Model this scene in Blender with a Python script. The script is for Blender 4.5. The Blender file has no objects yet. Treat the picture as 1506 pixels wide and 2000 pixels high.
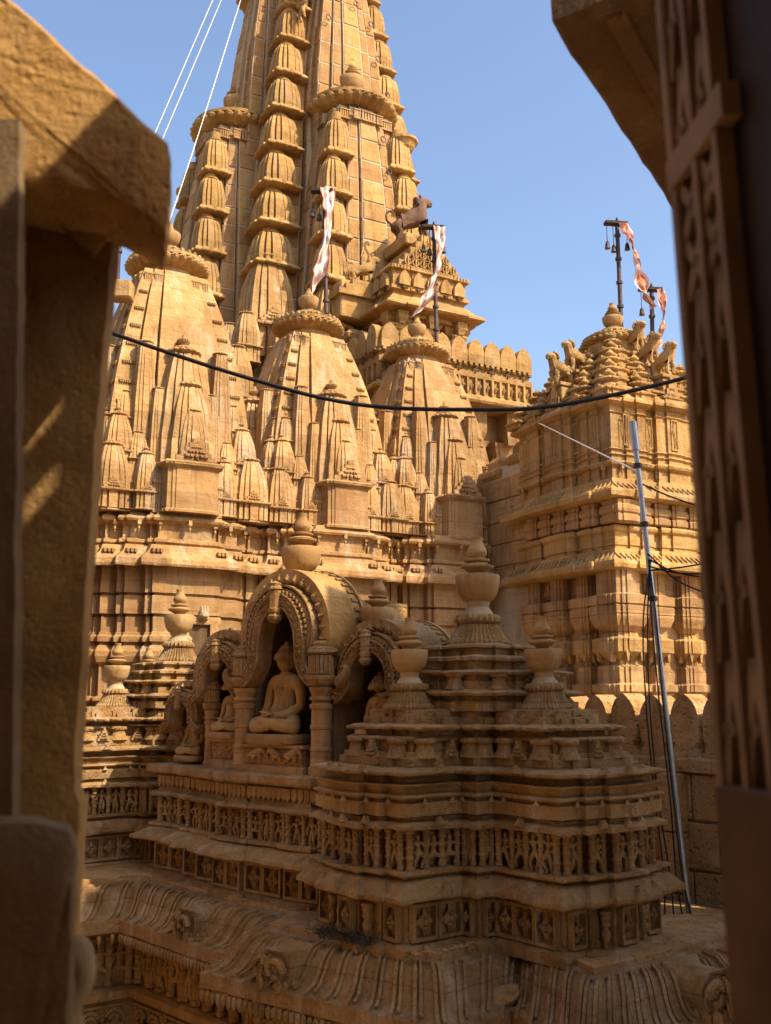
import bpy, math, random
from mathutils import Vector, Matrix, noise
random.seed(7)
rad = math.radians
scn = bpy.context.scene
COL = scn.collection

# ------------------------------------------------------------------ camera
cd = bpy.data.cameras.new("camera"); cam = bpy.data.objects.new("camera", cd); COL.objects.link(cam)
cam.location = (0, 0, 0); cam.rotation_euler = (rad(90 + 10.48), 0, 0)
cd.sensor_fit = 'VERTICAL'; cd.sensor_height = 36; cd.lens = 36.0
cd.clip_start = 0.02; cd.clip_end = 2000
cd.dof.use_dof = True; cd.dof.focus_distance = 9.0; cd.dof.aperture_fstop = 7.0
scn.camera = cam
# ------------------------------------------------------------------ world, sun, exposure
SUN_EL = 46.0
SUN_H = Vector((0.86, -0.51, 0)).normalized()          # towards the sun, horizontally
w = bpy.data.worlds.new("World"); scn.world = w; w.use_nodes = True
nt = w.node_tree; bg = nt.nodes['Background']
sky = nt.nodes.new('ShaderNodeTexSky'); sky.sky_type = 'NISHITA'; sky.sun_disc = False
sky.sun_elevation = rad(SUN_EL)
sky.sun_rotation = math.atan2(SUN_H.x, SUN_H.y)
sky.altitude = 0; sky.air_density = 1.0; sky.dust_density = 3.0; sky.ozone_density = 2.2
nt.links.new(sky.outputs[0], bg.inputs[0]); bg.inputs[1].default_value = 0.15
sl = bpy.data.lights.new("sun", 'SUN'); sl.energy = 4.3; sl.angle = rad(0.53); sl.color = (1.0, 0.85, 0.62)
so = bpy.data.objects.new("sun", sl); COL.objects.link(so)
sd = Vector((SUN_H.x * math.cos(rad(SUN_EL)), SUN_H.y * math.cos(rad(SUN_EL)), math.sin(rad(SUN_EL))))
so.rotation_euler = sd.to_track_quat('Z', 'Y').to_euler()
scn.view_settings.view_transform = 'Standard'; scn.view_settings.look = 'None'
scn.view_settings.exposure = 0.95; scn.view_settings.gamma = 1.0
scn.view_settings.use_curve_mapping = False
scn.cycles.max_bounces = 5; scn.cycles.diffuse_bounces = 3

# ------------------------------------------------------------------ materials
def stone(name, c1, c2, c3, bump=0.5, grain=55.0, dust=0.35, pit=0.0, bdist=0.012, rnd=0.07, blk=0.0, k=0.80):
    c1, c2, c3 = (tuple(v * k for v in c) for c in (c1, c2, c3))
    m = bpy.data.materials.new(name); m.use_nodes = True
    t = m.node_tree; N = t.nodes; L = t.links
    b = N['Principled BSDF']; b.inputs['Roughness'].default_value = 0.9
    b.inputs['Specular IOR Level'].default_value = 0.2
    geo = N.new('ShaderNodeNewGeometry'); oi = N.new('ShaderNodeObjectInfo')
    def nz(scale, detail=4, rough=0.6, vec=None):
        n = N.new('ShaderNodeTexNoise'); n.inputs['Scale'].default_value = scale
        n.inputs['Detail'].default_value = detail; n.inputs['Roughness'].default_value = rough
        L.new(vec or geo.outputs['Position'], n.inputs['Vector']); return n.outputs['Fac']
    def ramp(fac, a, c):
        r = N.new('ShaderNodeMapRange'); r.inputs[1].default_value = a; r.inputs[2].default_value = c
        L.new(fac, r.inputs[0]); return r.outputs[0]
    def mix(fac, a, c, mode='MIX'):
        x = N.new('ShaderNodeMix'); x.data_type = 'RGBA'; x.blend_type = mode
        if isinstance(fac, float): x.inputs[0].default_value = fac
        else: L.new(fac, x.inputs[0])
        for i, v in ((6, a), (7, c)):
            if isinstance(v, tuple): x.inputs[i].default_value = v + (1,)
            else: L.new(v, x.inputs[i])
        return x.outputs[2]
    mp = N.new('ShaderNodeMapping'); mp.inputs['Scale'].default_value = (2.6, 2.6, 0.35)
    L.new(geo.outputs['Position'], mp.inputs[0])
    col = mix(ramp(nz(1.3, 5), 0.36, 0.64), c1, c2)
    col = mix(ramp(nz(4.7, 6, .7), 0.48, 0.72), col, c3)
    mb = N.new('ShaderNodeMapping'); mb.inputs['Scale'].default_value = (1.5, 1.5, 9.0)
    L.new(geo.outputs['Position'], mb.inputs[0])
    col = mix(ramp(nz(1.6, 4, .6, mb.outputs[0]), 0.52, 0.78), col, tuple(v * .74 for v in c2))
    # pale wash-off and lime streaks, dark lichen stains
    dst = N.new('ShaderNodeMath'); dst.operation = 'MULTIPLY'; dst.inputs[1].default_value = dust
    L.new(ramp(nz(1.9, 6, .7, mp.outputs[0]), 0.50, 0.68), dst.inputs[0])
    col = mix(dst.outputs[0], col, (0.52, 0.41, 0.285))
    dk = N.new('ShaderNodeMath'); dk.operation = 'MULTIPLY'; dk.inputs[1].default_value = 0.68
    L.new(ramp(nz(2.3, 7, .75, mp.outputs[0]), 0.53, 0.70), dk.inputs[0])
    col = mix(dk.outputs[0], col, tuple(v * .34 for v in c2))
    spk = N.new('ShaderNodeMath'); spk.operation = 'MULTIPLY'; spk.inputs[1].default_value = 0.30
    L.new(ramp(nz(grain, 4, .75), 0.40, 0.72), spk.inputs[0])
    col = mix(spk.outputs[0], col, tuple(v * .5 for v in c3))
    if blk:      # each masonry course and block has its own tone, with hairline joints
        mr_ = N.new('ShaderNodeMapping'); mr_.vector_type = 'TEXTURE'; mr_.inputs['Rotation'].default_value = (0, 0, rad(28.8)); mr_.inputs['Scale'].default_value = (.62, .62, .37)
        L.new(geo.outputs['Position'], mr_.inputs[0])
        ws = N.new('ShaderNodeVectorMath'); ws.operation = 'MULTIPLY_ADD'; ws.inputs[1].default_value = (.05, .05, .05)
        wn_ = N.new('ShaderNodeTexNoise'); wn_.inputs['Scale'].default_value = 1.5; L.new(geo.outputs['Position'], wn_.inputs['Vector'])
        L.new(wn_.outputs['Color'], ws.inputs[0]); L.new(mr_.outputs[0], ws.inputs[2])
        fl = N.new('ShaderNodeVectorMath'); fl.operation = 'FLOOR'; L.new(ws.outputs[0], fl.inputs[0])
        wn = N.new('ShaderNodeTexWhiteNoise'); wn.noise_dimensions = '3D'; L.new(fl.outputs[0], wn.inputs['Vector'])
        bv = N.new('ShaderNodeMapRange'); bv.inputs[3].default_value = 1 - blk; bv.inputs[4].default_value = 1 + blk * .6; L.new(wn.outputs['Value'], bv.inputs[0])
        col = mix(1.0, col, bv.outputs[0], 'MULTIPLY')
        fr = N.new('ShaderNodeVectorMath'); fr.operation = 'FRACTION'; L.new(ws.outputs[0], fr.inputs[0])
        sx_ = N.new('ShaderNodeSeparateXYZ'); L.new(fr.outputs[0], sx_.inputs[0])
        jl = ramp(sx_.outputs['Z'], .030, .012); jm = N.new('ShaderNodeMath'); jm.operation = 'MULTIPLY'; jm.inputs[1].default_value = .45; L.new(jl, jm.inputs[0])
        col = mix(jm.outputs[0], col, tuple(v * .4 for v in c2))
    hs = N.new('ShaderNodeHueSaturation'); L.new(col, hs.inputs['Color'])
    rv = N.new('ShaderNodeMapRange'); rv.inputs[3].default_value = 1 - rnd; rv.inputs[4].default_value = 1 + rnd
    L.new(oi.outputs['Random'], rv.inputs[0]); L.new(rv.outputs[0], hs.inputs['Value'])
    rh = N.new('ShaderNodeMapRange'); rh.inputs[3].default_value = .5 - rnd * .035; rh.inputs[4].default_value = .5 + rnd * .02
    L.new(oi.outputs['Random'], rh.inputs[0]); L.new(rh.outputs[0], hs.inputs['Hue'])
    L.new(hs.outputs[0], b.inputs['Base Color'])
    h1 = nz(grain, 6, .7); h2 = nz(grain * .16, 5, .65)
    ad = N.new('ShaderNodeMath'); ad.operation = 'MULTIPLY_ADD'; ad.inputs[1].default_value = 2.2
    L.new(h2, ad.inputs[0]); L.new(h1, ad.inputs[2]); h = ad.outputs[0]
    if pit > 0:
        v = N.new('ShaderNodeTexVoronoi'); v.inputs['Scale'].default_value = grain * .5
        L.new(geo.outputs['Position'], v.inputs['Vector'])
        p = N.new('ShaderNodeMath'); p.operation = 'MULTIPLY_ADD'; p.inputs[1].default_value = pit
        L.new(ramp(v.outputs['Distance'], 0.0, 0.35), p.inputs[0]); L.new(h, p.inputs[2]); h = p.outputs[0]
    bp = N.new('ShaderNodeBump'); bp.inputs['Strength'].default_value = bump; bp.inputs['Distance'].default_value = bdist
    L.new(h, bp.inputs['Height']); L.new(bp.outputs[0], b.inputs['Normal'])
    return m

def plain(name, c, rough=0.6, metal=0.0, var=0.2, scale=8):
    m = bpy.data.materials.new(name); m.use_nodes = True
    t = m.node_tree; N = t.nodes; L = t.links; b = N['Principled BSDF']
    b.inputs['Specular IOR Level'].default_value = .2 if metal == 0 else .5
    b.inputs['Roughness'].default_value = rough; b.inputs['Metallic'].default_value = metal
    g = N.new('ShaderNodeNewGeometry'); n = N.new('ShaderNodeTexNoise'); n.inputs['Scale'].default_value = scale
    n.inputs['Detail'].default_value = 6; L.new(g.outputs['Position'], n.inputs['Vector'])
    r = N.new('ShaderNodeValToRGB')
    r.color_ramp.elements[0].position = .3; r.color_ramp.elements[1].position = .7
    r.color_ramp.elements[0].color = tuple(v * (1 - var) for v in c) + (1,)
    r.color_ramp.elements[1].color = tuple(min(1, v * (1 + var)) for v in c) + (1,)
    L.new(n.outputs['Fac'], r.inputs[0]); L.new(r.outputs[0], b.inputs['Base Color'])
    return m

GOLD = stone('golden_sandstone', (.52, .30, .095), (.44, .235, .072), (.56, .36, .15), bump=.6, grain=26, dust=.30, bdist=.03, blk=.24)
PALE = stone('pale_sandstone', (.53, .305, .115), (.45, .24, .085), (.57, .375, .175), bump=.6, grain=26, dust=.6, bdist=.03, blk=.22)
TAN = stone('shade_sandstone', (.45, .262, .098), (.37, .20, .07), (.51, .33, .145), bump=.8, grain=55, dust=.5, pit=.8, bdist=.014, blk=.14, k=.70)  # darker sandstone copy, puts the court's shade into the colour
POT = stone('pot_sandstone', (.47, .295, .125), (.40, .22, .075), (.50, .33, .15), bump=.5, grain=80, dust=.30, bdist=.006)
PINK = stone('pink_sandstone', (.48, .275, .105), (.41, .215, .082), (.51, .33, .15), bump=.5, grain=60, dust=.35, bdist=.02, blk=.24)
BLOCK = stone('block_sandstone', (.54, .31, .10), (.45, .235, .08), (.57, .355, .15), bump=.5, grain=26, dust=.25, bdist=.03, rnd=.18)
MORTAR = stone('lime_mortar', (.60, .46, .29), (.54, .40, .24), (.64, .52, .36), bump=.4, grain=40, dust=.3, bdist=.01)
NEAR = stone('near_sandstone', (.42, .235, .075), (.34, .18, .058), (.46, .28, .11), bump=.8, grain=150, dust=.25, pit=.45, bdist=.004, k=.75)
NEARL = stone('sunlit_near_sandstone', (.52, .30, .10), (.45, .24, .075), (.56, .36, .15), bump=1.0, grain=130, dust=.2, pit=.7, bdist=.006, k=1.05)  # lighter copy of the near stone, puts sunlight into its colour
POST = stone('worn_shade_stone', (.30, .205, .105), (.25, .16, .08), (.34, .24, .14), bump=.7, grain=150, dust=.35, pit=.3, bdist=.003)
ROUGH = stone('rough_wall_stone', (.42, .24, .085), (.34, .18, .065), (.48, .31, .14), bump=1.0, grain=45, dust=.35, pit=1.5, bdist=.012, k=1.0)
BROWN = stone('dark_brown_stone', (.20, .115, .055), (.14, .08, .04), (.26, .16, .085), bump=.9, grain=90, dust=.2, pit=1.2, bdist=.005)  # even dark brown base for the overhead eave
DARK = stone('dark_shade_stone', (.13, .075, .035), (.10, .055, .025), (.15, .09, .045), bump=.7, grain=60, dust=.1, bdist=.005)  # near-black base puts the shade of openings and interiors into the colour
WHITE = stone('lime_foot', (.50, .37, .22), (.44, .30, .15), (.54, .42, .28), bump=.5, grain=90, dust=.5, bdist=.005)
WOOD = plain('old_dark_wood', (.030, .016, .010), .65, 0, .35, 14)
PANELW = plain('brown_panel_wood', (.12, .062, .028), .75, 0, .35, 12)
WOODP = plain('worn_brown_wood', (.32, .22, .13), .7, 0, .35, 10)
IRON = plain('rusty_iron', (.07, .045, .04), .6, .5, .4, 20)
STEEL = plain('galvanised_steel', (.34, .37, .40), .42, .75, .15, 20)
RUBBER = plain('black_rubber', (.012, .010, .012), .45, 0, .3, 30)
ROPE = plain('white_rope', (.66, .63, .58), .9, 0, .15, 60)
STRAW = plain('dry_twigs', (.055, .045, .03), .9, 0, .6, 40)
EARTH = plain('dusty_ground', (.30, .21, .12), .95, 0, .3, 1.2)
def cloth_mat(name, kind):
    m = bpy.data.materials.new(name); m.use_nodes = True
    t = m.node_tree; N = t.nodes; L = t.links; b = N['Principled BSDF']; b.inputs['Roughness'].default_value = .8
    uv = N.new('ShaderNodeUVMap'); uv.uv_map = 'UVMap'
    sp = N.new('ShaderNodeSeparateXYZ'); L.new(uv.outputs[0], sp.inputs[0])
    ns = N.new('ShaderNodeTexNoise'); ns.inputs['Scale'].default_value = 30; ns.inputs['Detail'].default_value = 6
    g = N.new('ShaderNodeNewGeometry'); L.new(g.outputs['Position'], ns.inputs['Vector'])
    r = N.new('ShaderNodeValToRGB'); r.color_ramp.interpolation = 'CONSTANT'
    red, wht, ora = (.40, .13, .09, 1), (.62, .53, .46, 1), (.60, .27, .08, 1)
    stops = [(0, red), (.10, wht), (.40, wht), (.52, wht), (.60, wht), (.86, wht), (.92, red)] if kind else [(0, wht), (.10, red), (.30, red), (.44, ora), (.56, red), (.80, red), (.90, wht)]
    e = r.color_ramp.elements
    e[0].position, e[0].color = stops[0]; e[1].position, e[1].color = stops[1]
    for p, c in stops[2:]:
        x = e.new(p); x.color = c
    ad = N.new('ShaderNodeMath'); ad.operation = 'MULTIPLY_ADD'; ad.inputs[1].default_value = .16
    L.new(ns.outputs['Fac'], ad.inputs[0]); L.new(sp.outputs['X'], ad.inputs[2])
    sb = N.new('ShaderNodeMath'); sb.operation = 'SUBTRACT'; sb.inputs[1].default_value = .08
    L.new(ad.outputs[0], sb.inputs[0]); L.new(sb.outputs[0], r.inputs[0])
    mx = N.new('ShaderNodeMix'); mx.data_type = 'RGBA'; mx.inputs[7].default_value = (.44, .13, .10, 1) if kind else (.66, .50, .42, 1)
    rr = N.new('ShaderNodeMapRange'); rr.inputs[1].default_value = .5; rr.inputs[2].default_value = .62
    rr.inputs[4].default_value = .75 if kind else .55
    n2 = N.new('ShaderNodeTexNoise'); n2.inputs['Scale'].default_value = 9; n2.inputs['Detail'].default_value = 5
    L.new(g.outputs['Position'], n2.inputs['Vector']); L.new(n2.outputs['Fac'], rr.inputs[0])
    L.new(rr.outputs[0], mx.inputs[0]); L.new(r.outputs[0], mx.inputs[6]); L.new(mx.outputs[2], b.inputs['Base Color'])
    return m
CLOTH_W = cloth_mat('white_red_cloth', True); CLOTH_R = cloth_mat('red_white_cloth', False)

# ------------------------------------------------------------------ objects
def put(name, me, parent=None, loc=(0, 0, 0), rz=0, sc=None, mat=None, rot=None):
    o = bpy.data.objects.new(name, me); COL.objects.link(o)
    if parent is not None: o.parent = parent
    o.location = loc
    o.rotation_euler = rot if rot else (0, 0, rz)
    if sc is not None: o.scale = (sc, sc, sc) if isinstance(sc, (int, float)) else sc
    return o
def tag(o, label, cat, group=None):
    o['label'] = label; o['category'] = cat
    if group: o['group'] = group
    return o
def thing(name, label, cat, loc=(0, 0, 0), rz=0, group=None):
    return tag(put(name, None, None, loc, rz), label, cat, group)
def tree_copy(o, parent=None):
    c = o.copy(); COL.objects.link(c)
    if parent is not None: c.parent = parent
    for ch in list(o.children): tree_copy(ch, c)
    return c

class MB:
    """collects geometry for one mesh"""
    def __init__(s): s.v = []; s.f = []; s.uv = None
    def add(s, vs, fs):
        n = len(s.v); s.v += [tuple(p) for p in vs]; s.f += [tuple(i + n for i in f) for f in fs]; return s
    def merge(s, o, M=None):
        return s.add([tuple(M @ Vector(p)) for p in o.v] if M is not None else o.v, o.f)
    def box(s, x0, x1, y0, y1, z0, z1, c=0.0):
        if c <= 0:
            return s.add([(x0, y0, z0), (x1, y0, z0), (x1, y1, z0), (x0, y1, z0), (x0, y0, z1), (x1, y0, z1), (x1, y1, z1), (x0, y1, z1)],
                         [(3, 2, 1, 0), (4, 5, 6, 7), (0, 1, 5, 4), (1, 2, 6, 5), (2, 3, 7, 6), (3, 0, 4, 7)])
        pl = [(x0 + c, y0), (x1 - c, y0), (x1, y0 + c), (x1, y1 - c), (x1 - c, y1), (x0 + c, y1), (x0, y1 - c), (x0, y0 + c)]
        return s.sweep(pl, [(-c, z0), (0, z0 + c), (0, z1 - c), (-c, z1)])
    def sweep(s, plan, prof, seg=0, caps=(True, True)):
        """lofts a CCW plan through (outward offset, z) rings"""
        n = len(plan); mit = []; cnt = []
        for i in range(n):
            p, q, r = plan[i - 1], plan[i], plan[(i + 1) % n]
            d1 = Vector((q[0] - p[0], q[1] - p[1])); d2 = Vector((r[0] - q[0], r[1] - q[1])); L_ = d2.length
            d1.normalize(); d2.normalize()
            n1 = Vector((d1.y, -d1.x)); n2 = Vector((d2.y, -d2.x)); k = 1 + n1.dot(n2)
            mit.append((n1 + n2) / k if k > .15 else n1)
            cnt.append(max(1, int(L_ / seg)) if seg else 1)
        vs = []; fs = []
        for o, z in prof:
            ring = [(q[0] + m.x * o, q[1] + m.y * o) for q, m in zip(plan, mit)]
            for i in range(n):
                A = ring[i]; B = ring[(i + 1) % n]
                for j in range(cnt[i]): t = j / cnt[i]; vs.append((A[0] + (B[0] - A[0]) * t, A[1] + (B[1] - A[1]) * t, z))
        n = sum(cnt)
        for k in range(len(prof) - 1):
            for i in range(n):
                j = (i + 1) % n; fs.append((k * n + i, k * n + j, (k + 1) * n + j, (k + 1) * n + i))
        if caps[0]: fs.append(tuple(range(n - 1, -1, -1)))
        if caps[1]: fs.append(tuple((len(prof) - 1) * n + i for i in range(n)))
        return s.add(vs, fs)
    def loft(s, rings, cap=True):
        n = len(rings[0]); vs = [p for r in rings for p in r]; fs = []
        for k in range(len(rings) - 1):
            for i in range(n):
                j = (i + 1) % n; fs.append((k * n + i, k * n + j, (k + 1) * n + j, (k + 1) * n + i))
        if cap: fs += [tuple(range(n - 1, -1, -1)), tuple((len(rings) - 1) * n + i for i in range(n))]
        return s.add(vs, fs)
    def lathe(s, prof, n=20, c=(0, 0, 0), lobes=0, amp=0.0, sx=1, sy=1):
        rings = []
        for r, z in prof:
            ring = []
            for i in range(n):
                a = 2 * math.pi * i / n
                k = 1 + (amp * (abs(math.cos(lobes * a / 2)) - .5) if lobes and r > 1e-4 else 0)
                ring.append((c[0] + r * k * math.cos(a) * sx, c[1] + r * k * math.sin(a) * sy, c[2] + z))
            rings.append(ring)
        return s.loft(rings)
    def tube(s, pts, r, n=6):
        rings = []; P = [Vector(p) for p in pts]
        for i, p in enumerate(P):
            d = (P[min(i + 1, len(P) - 1)] - P[max(i - 1, 0)]).normalized()
            a = d.cross(Vector((0, 0, 1)));
            if a.length < .05: a = d.cross(Vector((1, 0, 0)))
            a.normalize(); b = d.cross(a)
            rr = r[i] if isinstance(r, (list, tuple)) else r
            rings.append([tuple(p + (a * math.cos(t) + b * math.sin(t)) * rr) for t in [2 * math.pi * k / n for k in range(n)]])
        for q in rings: q.reverse()
        return s.loft(rings)
    def prismy(s, poly, y0, y1):
        """polygon in x-z (CCW seen from -y) extruded from y0 (front) to y1"""
        n = len(poly); vs = [(x, y0, z) for x, z in poly] + [(x, y1, z) for x, z in poly]
        fs = [tuple(range(n)), tuple(range(2 * n - 1, n - 1, -1))]
        for i in range(n):
            j = (i + 1) % n; fs.append((j, i, n + i, n + j))
        return s.add(vs, fs)
    def wear(s, amp, freq=3.0, off=0.0):
        o = Vector((off, off * .7, off * 1.3)); out = []
        for p in s.v:
            q = Vector(p); d = noise.noise_vector(q * freq + o) * amp + noise.noise_vector(q * freq * 4.1 + o) * amp * .5
            out.append(tuple(q + d))
        s.v = out; return s
    def mesh(s, name, mat, smooth=False):
        me = bpy.data.meshes.new(name); me.from_pydata(s.v, [], s.f)
        if mat: me.materials.append(mat)
        if smooth:
            for p in me.polygons: p.use_smooth = True
            try: me.set_sharp_from_angle(angle=rad(38))
            except Exception: pass
        me.update(); return me
    def build(s, name, mat, parent=None, loc=(0, 0, 0), rz=0, smooth=False, wear=0.0, sc=None):
        if wear: s.wear(wear)
        return put(name, s.mesh(name, mat, smooth), parent, loc, rz, sc)

def ratha(h, steps, groove=0.0, gd=0.0):
    """square plan of half size h whose sides carry stepped projections [(half width, projection)...] (fractions of h)"""
    side = [(-h, -h)]; lastp = 0
    L_ = []
    for wf, p in steps:
        x = -wf * h
        if groove:
            L_ += [(x - groove * h, -h - lastp * h), (x - groove * h, -h + (gd - lastp) * h), (x, -h + (gd - lastp) * h), (x, -h - p * h)]
        else: L_ += [(x, -h - lastp * h), (x, -h - p * h)]
        lastp = p
    side += L_ + [(-x, y) for x, y in reversed(L_)]
    out = []
    for k in range(4):
        for x, y in side:
            for _ in range(k): x, y = -y, x
            out.append((x, y))
    return out
def scale_plan(pl, s): return [(x * s, y * s) for x, y in pl]
def shift(pl, dx, dy): return [(x + dx, y + dy) for x, y in pl]
def rect(x0, x1, y0, y1): return [(x0, y0), (x1, y0), (x1, y1), (x0, y1)]
def spire_rings(plan, z0, z1, top, power=1.9, n=14, dx=0, dy=0):
    rings = []
    for i in range(n + 1):
        t = i / n; s = 1 - (1 - top) * t ** power
        rings.append([(dx + x * s, dy + y * s, z0 + (z1 - z0) * t) for x, y in plan])
    return rings

def skin(verts, edges, sub=1, mat=None, name='figure'):
    me = bpy.data.meshes.new(name); me.from_pydata([v[:3] for v in verts], edges, [])
    o = bpy.data.objects.new(name, me); COL.objects.link(o)
    md = o.modifiers.new('skin', 'SKIN')
    sv = me.skin_vertices[0].data if len(me.skin_vertices) else None
    if sv is None:
        bpy.context.view_layer.objects.active = o; sv = me.skin_vertices[0].data
    for i, v in enumerate(verts):
        sv[i].radius = (v[3], v[4] if len(v) > 4 else v[3]); sv[i].use_root = (i == 0)
    md.use_smooth_shade = True
    if sub:
        sb = o.modifiers.new('sub', 'SUBSURF'); sb.levels = sub; sb.render_levels = sub
    dg = bpy.context.evaluated_depsgraph_get(); ev = o.evaluated_get(dg)
    r = bpy.data.meshes.new_from_object(ev)
    bpy.data.objects.remove(o); bpy.data.meshes.remove(me)
    out = MB(); out.v = [tuple(v.co) for v in r.vertices]; out.f = [tuple(p.vertices) for p in r.polygons]
    bpy.data.meshes.remove(r)
    return out
def chain(pts): return list(pts), [(i, i + 1) for i in range(len(pts) - 1)]
# ------------------------------------------------------------------ shared small meshes
TH = rad(28.8); TO = Vector((-3.47, 12, 0))            # main temple frame
def T(x, y, z=0): return (TO.x + x * math.cos(TH) - y * math.sin(TH), TO.y + x * math.sin(TH) + y * math.cos(TH), z)
PH = rad(38.0); PO = Vector((.625, 6.94, 0))           # pavilion frame
def P(x, y, z=0): return (PO.x + x * math.cos(PH) - y * math.sin(PH), PO.y + x * math.sin(PH) + y * math.cos(PH), z)
DH = rad(-42.0); DO = Vector((-.75, 7.5, 0))           # statue shrine frame
def D(x, y, z=0): return (DO.x + x * math.cos(DH) - y * math.sin(DH), DO.y + x * math.sin(DH) + y * math.cos(DH), z)

_pm = {}
def pot_meshes():
    if _pm: return _pm
    def L(nm, prof, mat, n=28, lobes=0, amp=0, wear=.002):
        _pm[nm] = MB().lathe(prof, n, lobes=lobes, amp=amp).wear(wear, 9, len(_pm)).mesh(nm, mat, True)
    L('bell', [(.17, 0), (.17, .018), (.165, .022), (.145, .045), (.125, .08), (.112, .112), (.09, .114)], TAN, 80, 40, .09)
    L('ring', [(.07, .108), (.104, .114), (.12, .130), (.12, .15), (.105, .166), (.07, .172)], TAN, 72, 24, .16)
    L('foot', [(.088, .165), (.075, .185), (.058, .21), (.064, .24)], WHITE)
    L('bowl', [(.055, .236), (.085, .25), (.108, .285), (.12, .335), (.122, .375), (.116, .384), (.108, .384), (.045, .386)], POT)
    L('disc', [(.04, .384), (.046, .40), (.07, .415), (.09, .424), (.092, .434), (.066, .444), (.052, .452), (.07, .46), (.072, .468), (.04, .476)], POT)
    L('bud', [(.034, .474), (.050, .492), (.056, .508), (.050, .528), (.036, .553), (.030, .575), (.034, .592), (.026, .594), (.001, .59)], POT)
    return _pm
def pot(loc, s, label, parts=('bell', 'ring', 'foot', 'bowl', 'disc', 'bud'), drop=0.0, sz=1.0, tilt=(0, 0), rz=0):
    m = pot_meshes()
    r = thing('pot_finial', label, 'finial', loc, rz, 'stone pot finials on the low roofs')
    r.rotation_euler = (tilt[0], tilt[1], rz)
    for p in parts:
        put(p, m[p], r, (0, 0, -drop * s), 0, (s, s, s * sz))
    return r

_sm = {}
def crown_mesh():
    if 'crown' not in _sm:
        b = MB()
        b.lathe([(.55, -.02), (.80, .03), (.97, .12), (1.0, .2), (.93, .27), (.80, .28)], 120, lobes=30, amp=.09)
        b.lathe([(.94, .262), (.97, .27), (.97, .35), (.9, .36), (.7, .37)], 48)
        b.lathe([(.66, .36), (.74, .42), (.74, .5), (.6, .56), (.42, .60)], 90, lobes=26, amp=.10)
        b.lathe([(.40, .59), (.44, .64), (.40, .72), (.25, .76)], 30)
        _sm['crown'] = b.mesh('crown', GOLD, True)
        b = MB()
        for i in range(30):
            a = 2 * math.pi * i / 30
            b.lathe([(.0, .36), (.055, .38), (.06, .42), (.03, .47), (.0, .485)], 6, (math.cos(a) * .88, math.sin(a) * .88, 0))
        _sm['beads'] = b.mesh('bead_ring', PALE, True)
        _sm['small_crown'] = MB().lathe([(.5, 0), (.85, .06), (1, .2), (.95, .32), (.6, .42), (.62, .5), (.4, .66), (.2, .72), (.2, .8), (.36, .95), (.38, 1.1), (.15, 1.22), (.1, 1.45), (.0, 1.6)], 64, lobes=16, amp=.12).mesh('small_crown', PALE, True)
        _sm['flat_crown'] = MB().lathe([(.5, 0), (.9, .06), (1, .18), (.95, .28), (.7, .36), (.55, .40), (.3, .5), (.0, .52)], 64, lobes=16, amp=.12).mesh('small_crown', PALE, True)
        # stepped gable with loops that sits on a mini spire's front (unit: half width 1, stands on z = 0, faces -y)
        b = MB()
        for k, (wd, h) in enumerate([(1, .22), (.78, .44), (.56, .66), (.36, .88), (.18, 1.08)]):
            b.box(-wd, wd, -.07 - .012 * k, .05, h - .22, h)
        for i in range(-2, 3):
            b.lathe([(.13, 0), (.14, .05), (.09, .09), (.0, .1)], 8, (0, 0, 0))
        g = MB()
        for i in range(7):
            a = math.pi * (i / 6)
            g.lathe([(.10, -.06), (.11, 0), (.07, .06), (0, .07)], 7, (math.cos(a) * .5, 0, 0))
        Mx = Matrix.Rotation(rad(90), 4, 'X')
        for q in range(3):
            b.merge(g, Matrix.Translation((0, -.12, .22 + .22 * q)) @ Matrix.Scale(1 - .28 * q, 4) @ Mx)
        _sm['gable'] = b.mesh('gable', PALE)
        # little pendant bracket under a moulding
        b = MB(); b.box(-.5, .5, -.5, .5, -.5, 0); b.lathe([(.0, -1.25), (.16, -1.2), (.12, -1.05), (.34, -.95), (.36, -.8), (.2, -.7), (.42, -.5)], 10)
        _sm['pendant'] = b.mesh('pendant', PALE)
        # fringe ornament: scalloped ledge
        b = MB(); b.box(-1, 1, -.22, .1, .18, .40, .05)
        for i in range(6): b.lathe([(.0, -.22), (.12, -.14), (.15, .05), (.12, .2)], 6, (-.83 + .333 * i, -.1, 0))
        _sm['fringe'] = b.mesh('fringe', GOLD)
        b = MB()
        for i in range(5): b.box(-.96 + .4 * i, -.70 + .4 * i, -.12, .02, .12, .88)
        b.box(-1, 1, -.15, .03, 0, .12); b.box(-1, 1, -.15, .03, .88, 1)
        _sm['top_rail'] = b.mesh('top_rail', PALE)
    return _sm
def bell_body(h, top, base, groove=True, n=12, power=2.3, corn=True):
    """mini spire, half width 1: base block `base` high with cornice, then a curved bell `h` high"""
    b = MB(); pl = ratha(1, [(.66, .07), (.30, .15)], .06, .13) if groove else ratha(1, [(.6, .07)])
    if base > 0:
        b.sweep(pl, [(.06, 0), (.06, base * .07), (-.02, base * .1), (-.02, base * .84), (.04, base * .88), (.04, base * .9)])
        if corn: b.sweep(ratha(1, [(.66, .06), (.30, .13)]), [(.05, base * .88), (.20, base * .90), (.22, base * .96), (.10, base)])
    b.loft(spire_rings(pl, base, base + h, top, power, n))
    return b
_bm = {}
def bell(kind):
    if kind not in _bm:
        h, top, base = {'uro': (5.6, .46, .0), 'corner': (3.0, .48, 1.5), 'pil': (1.9, .48, 3.6), 'slim': (6.5, .50, 0.0), 'stub': (2.1, .5, 0.0)}[kind]
        _bm[kind] = (bell_body(h, top, base).wear(.02, 2).mesh('mini_spire', PALE), h, top, base)
    return _bm[kind]
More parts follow.
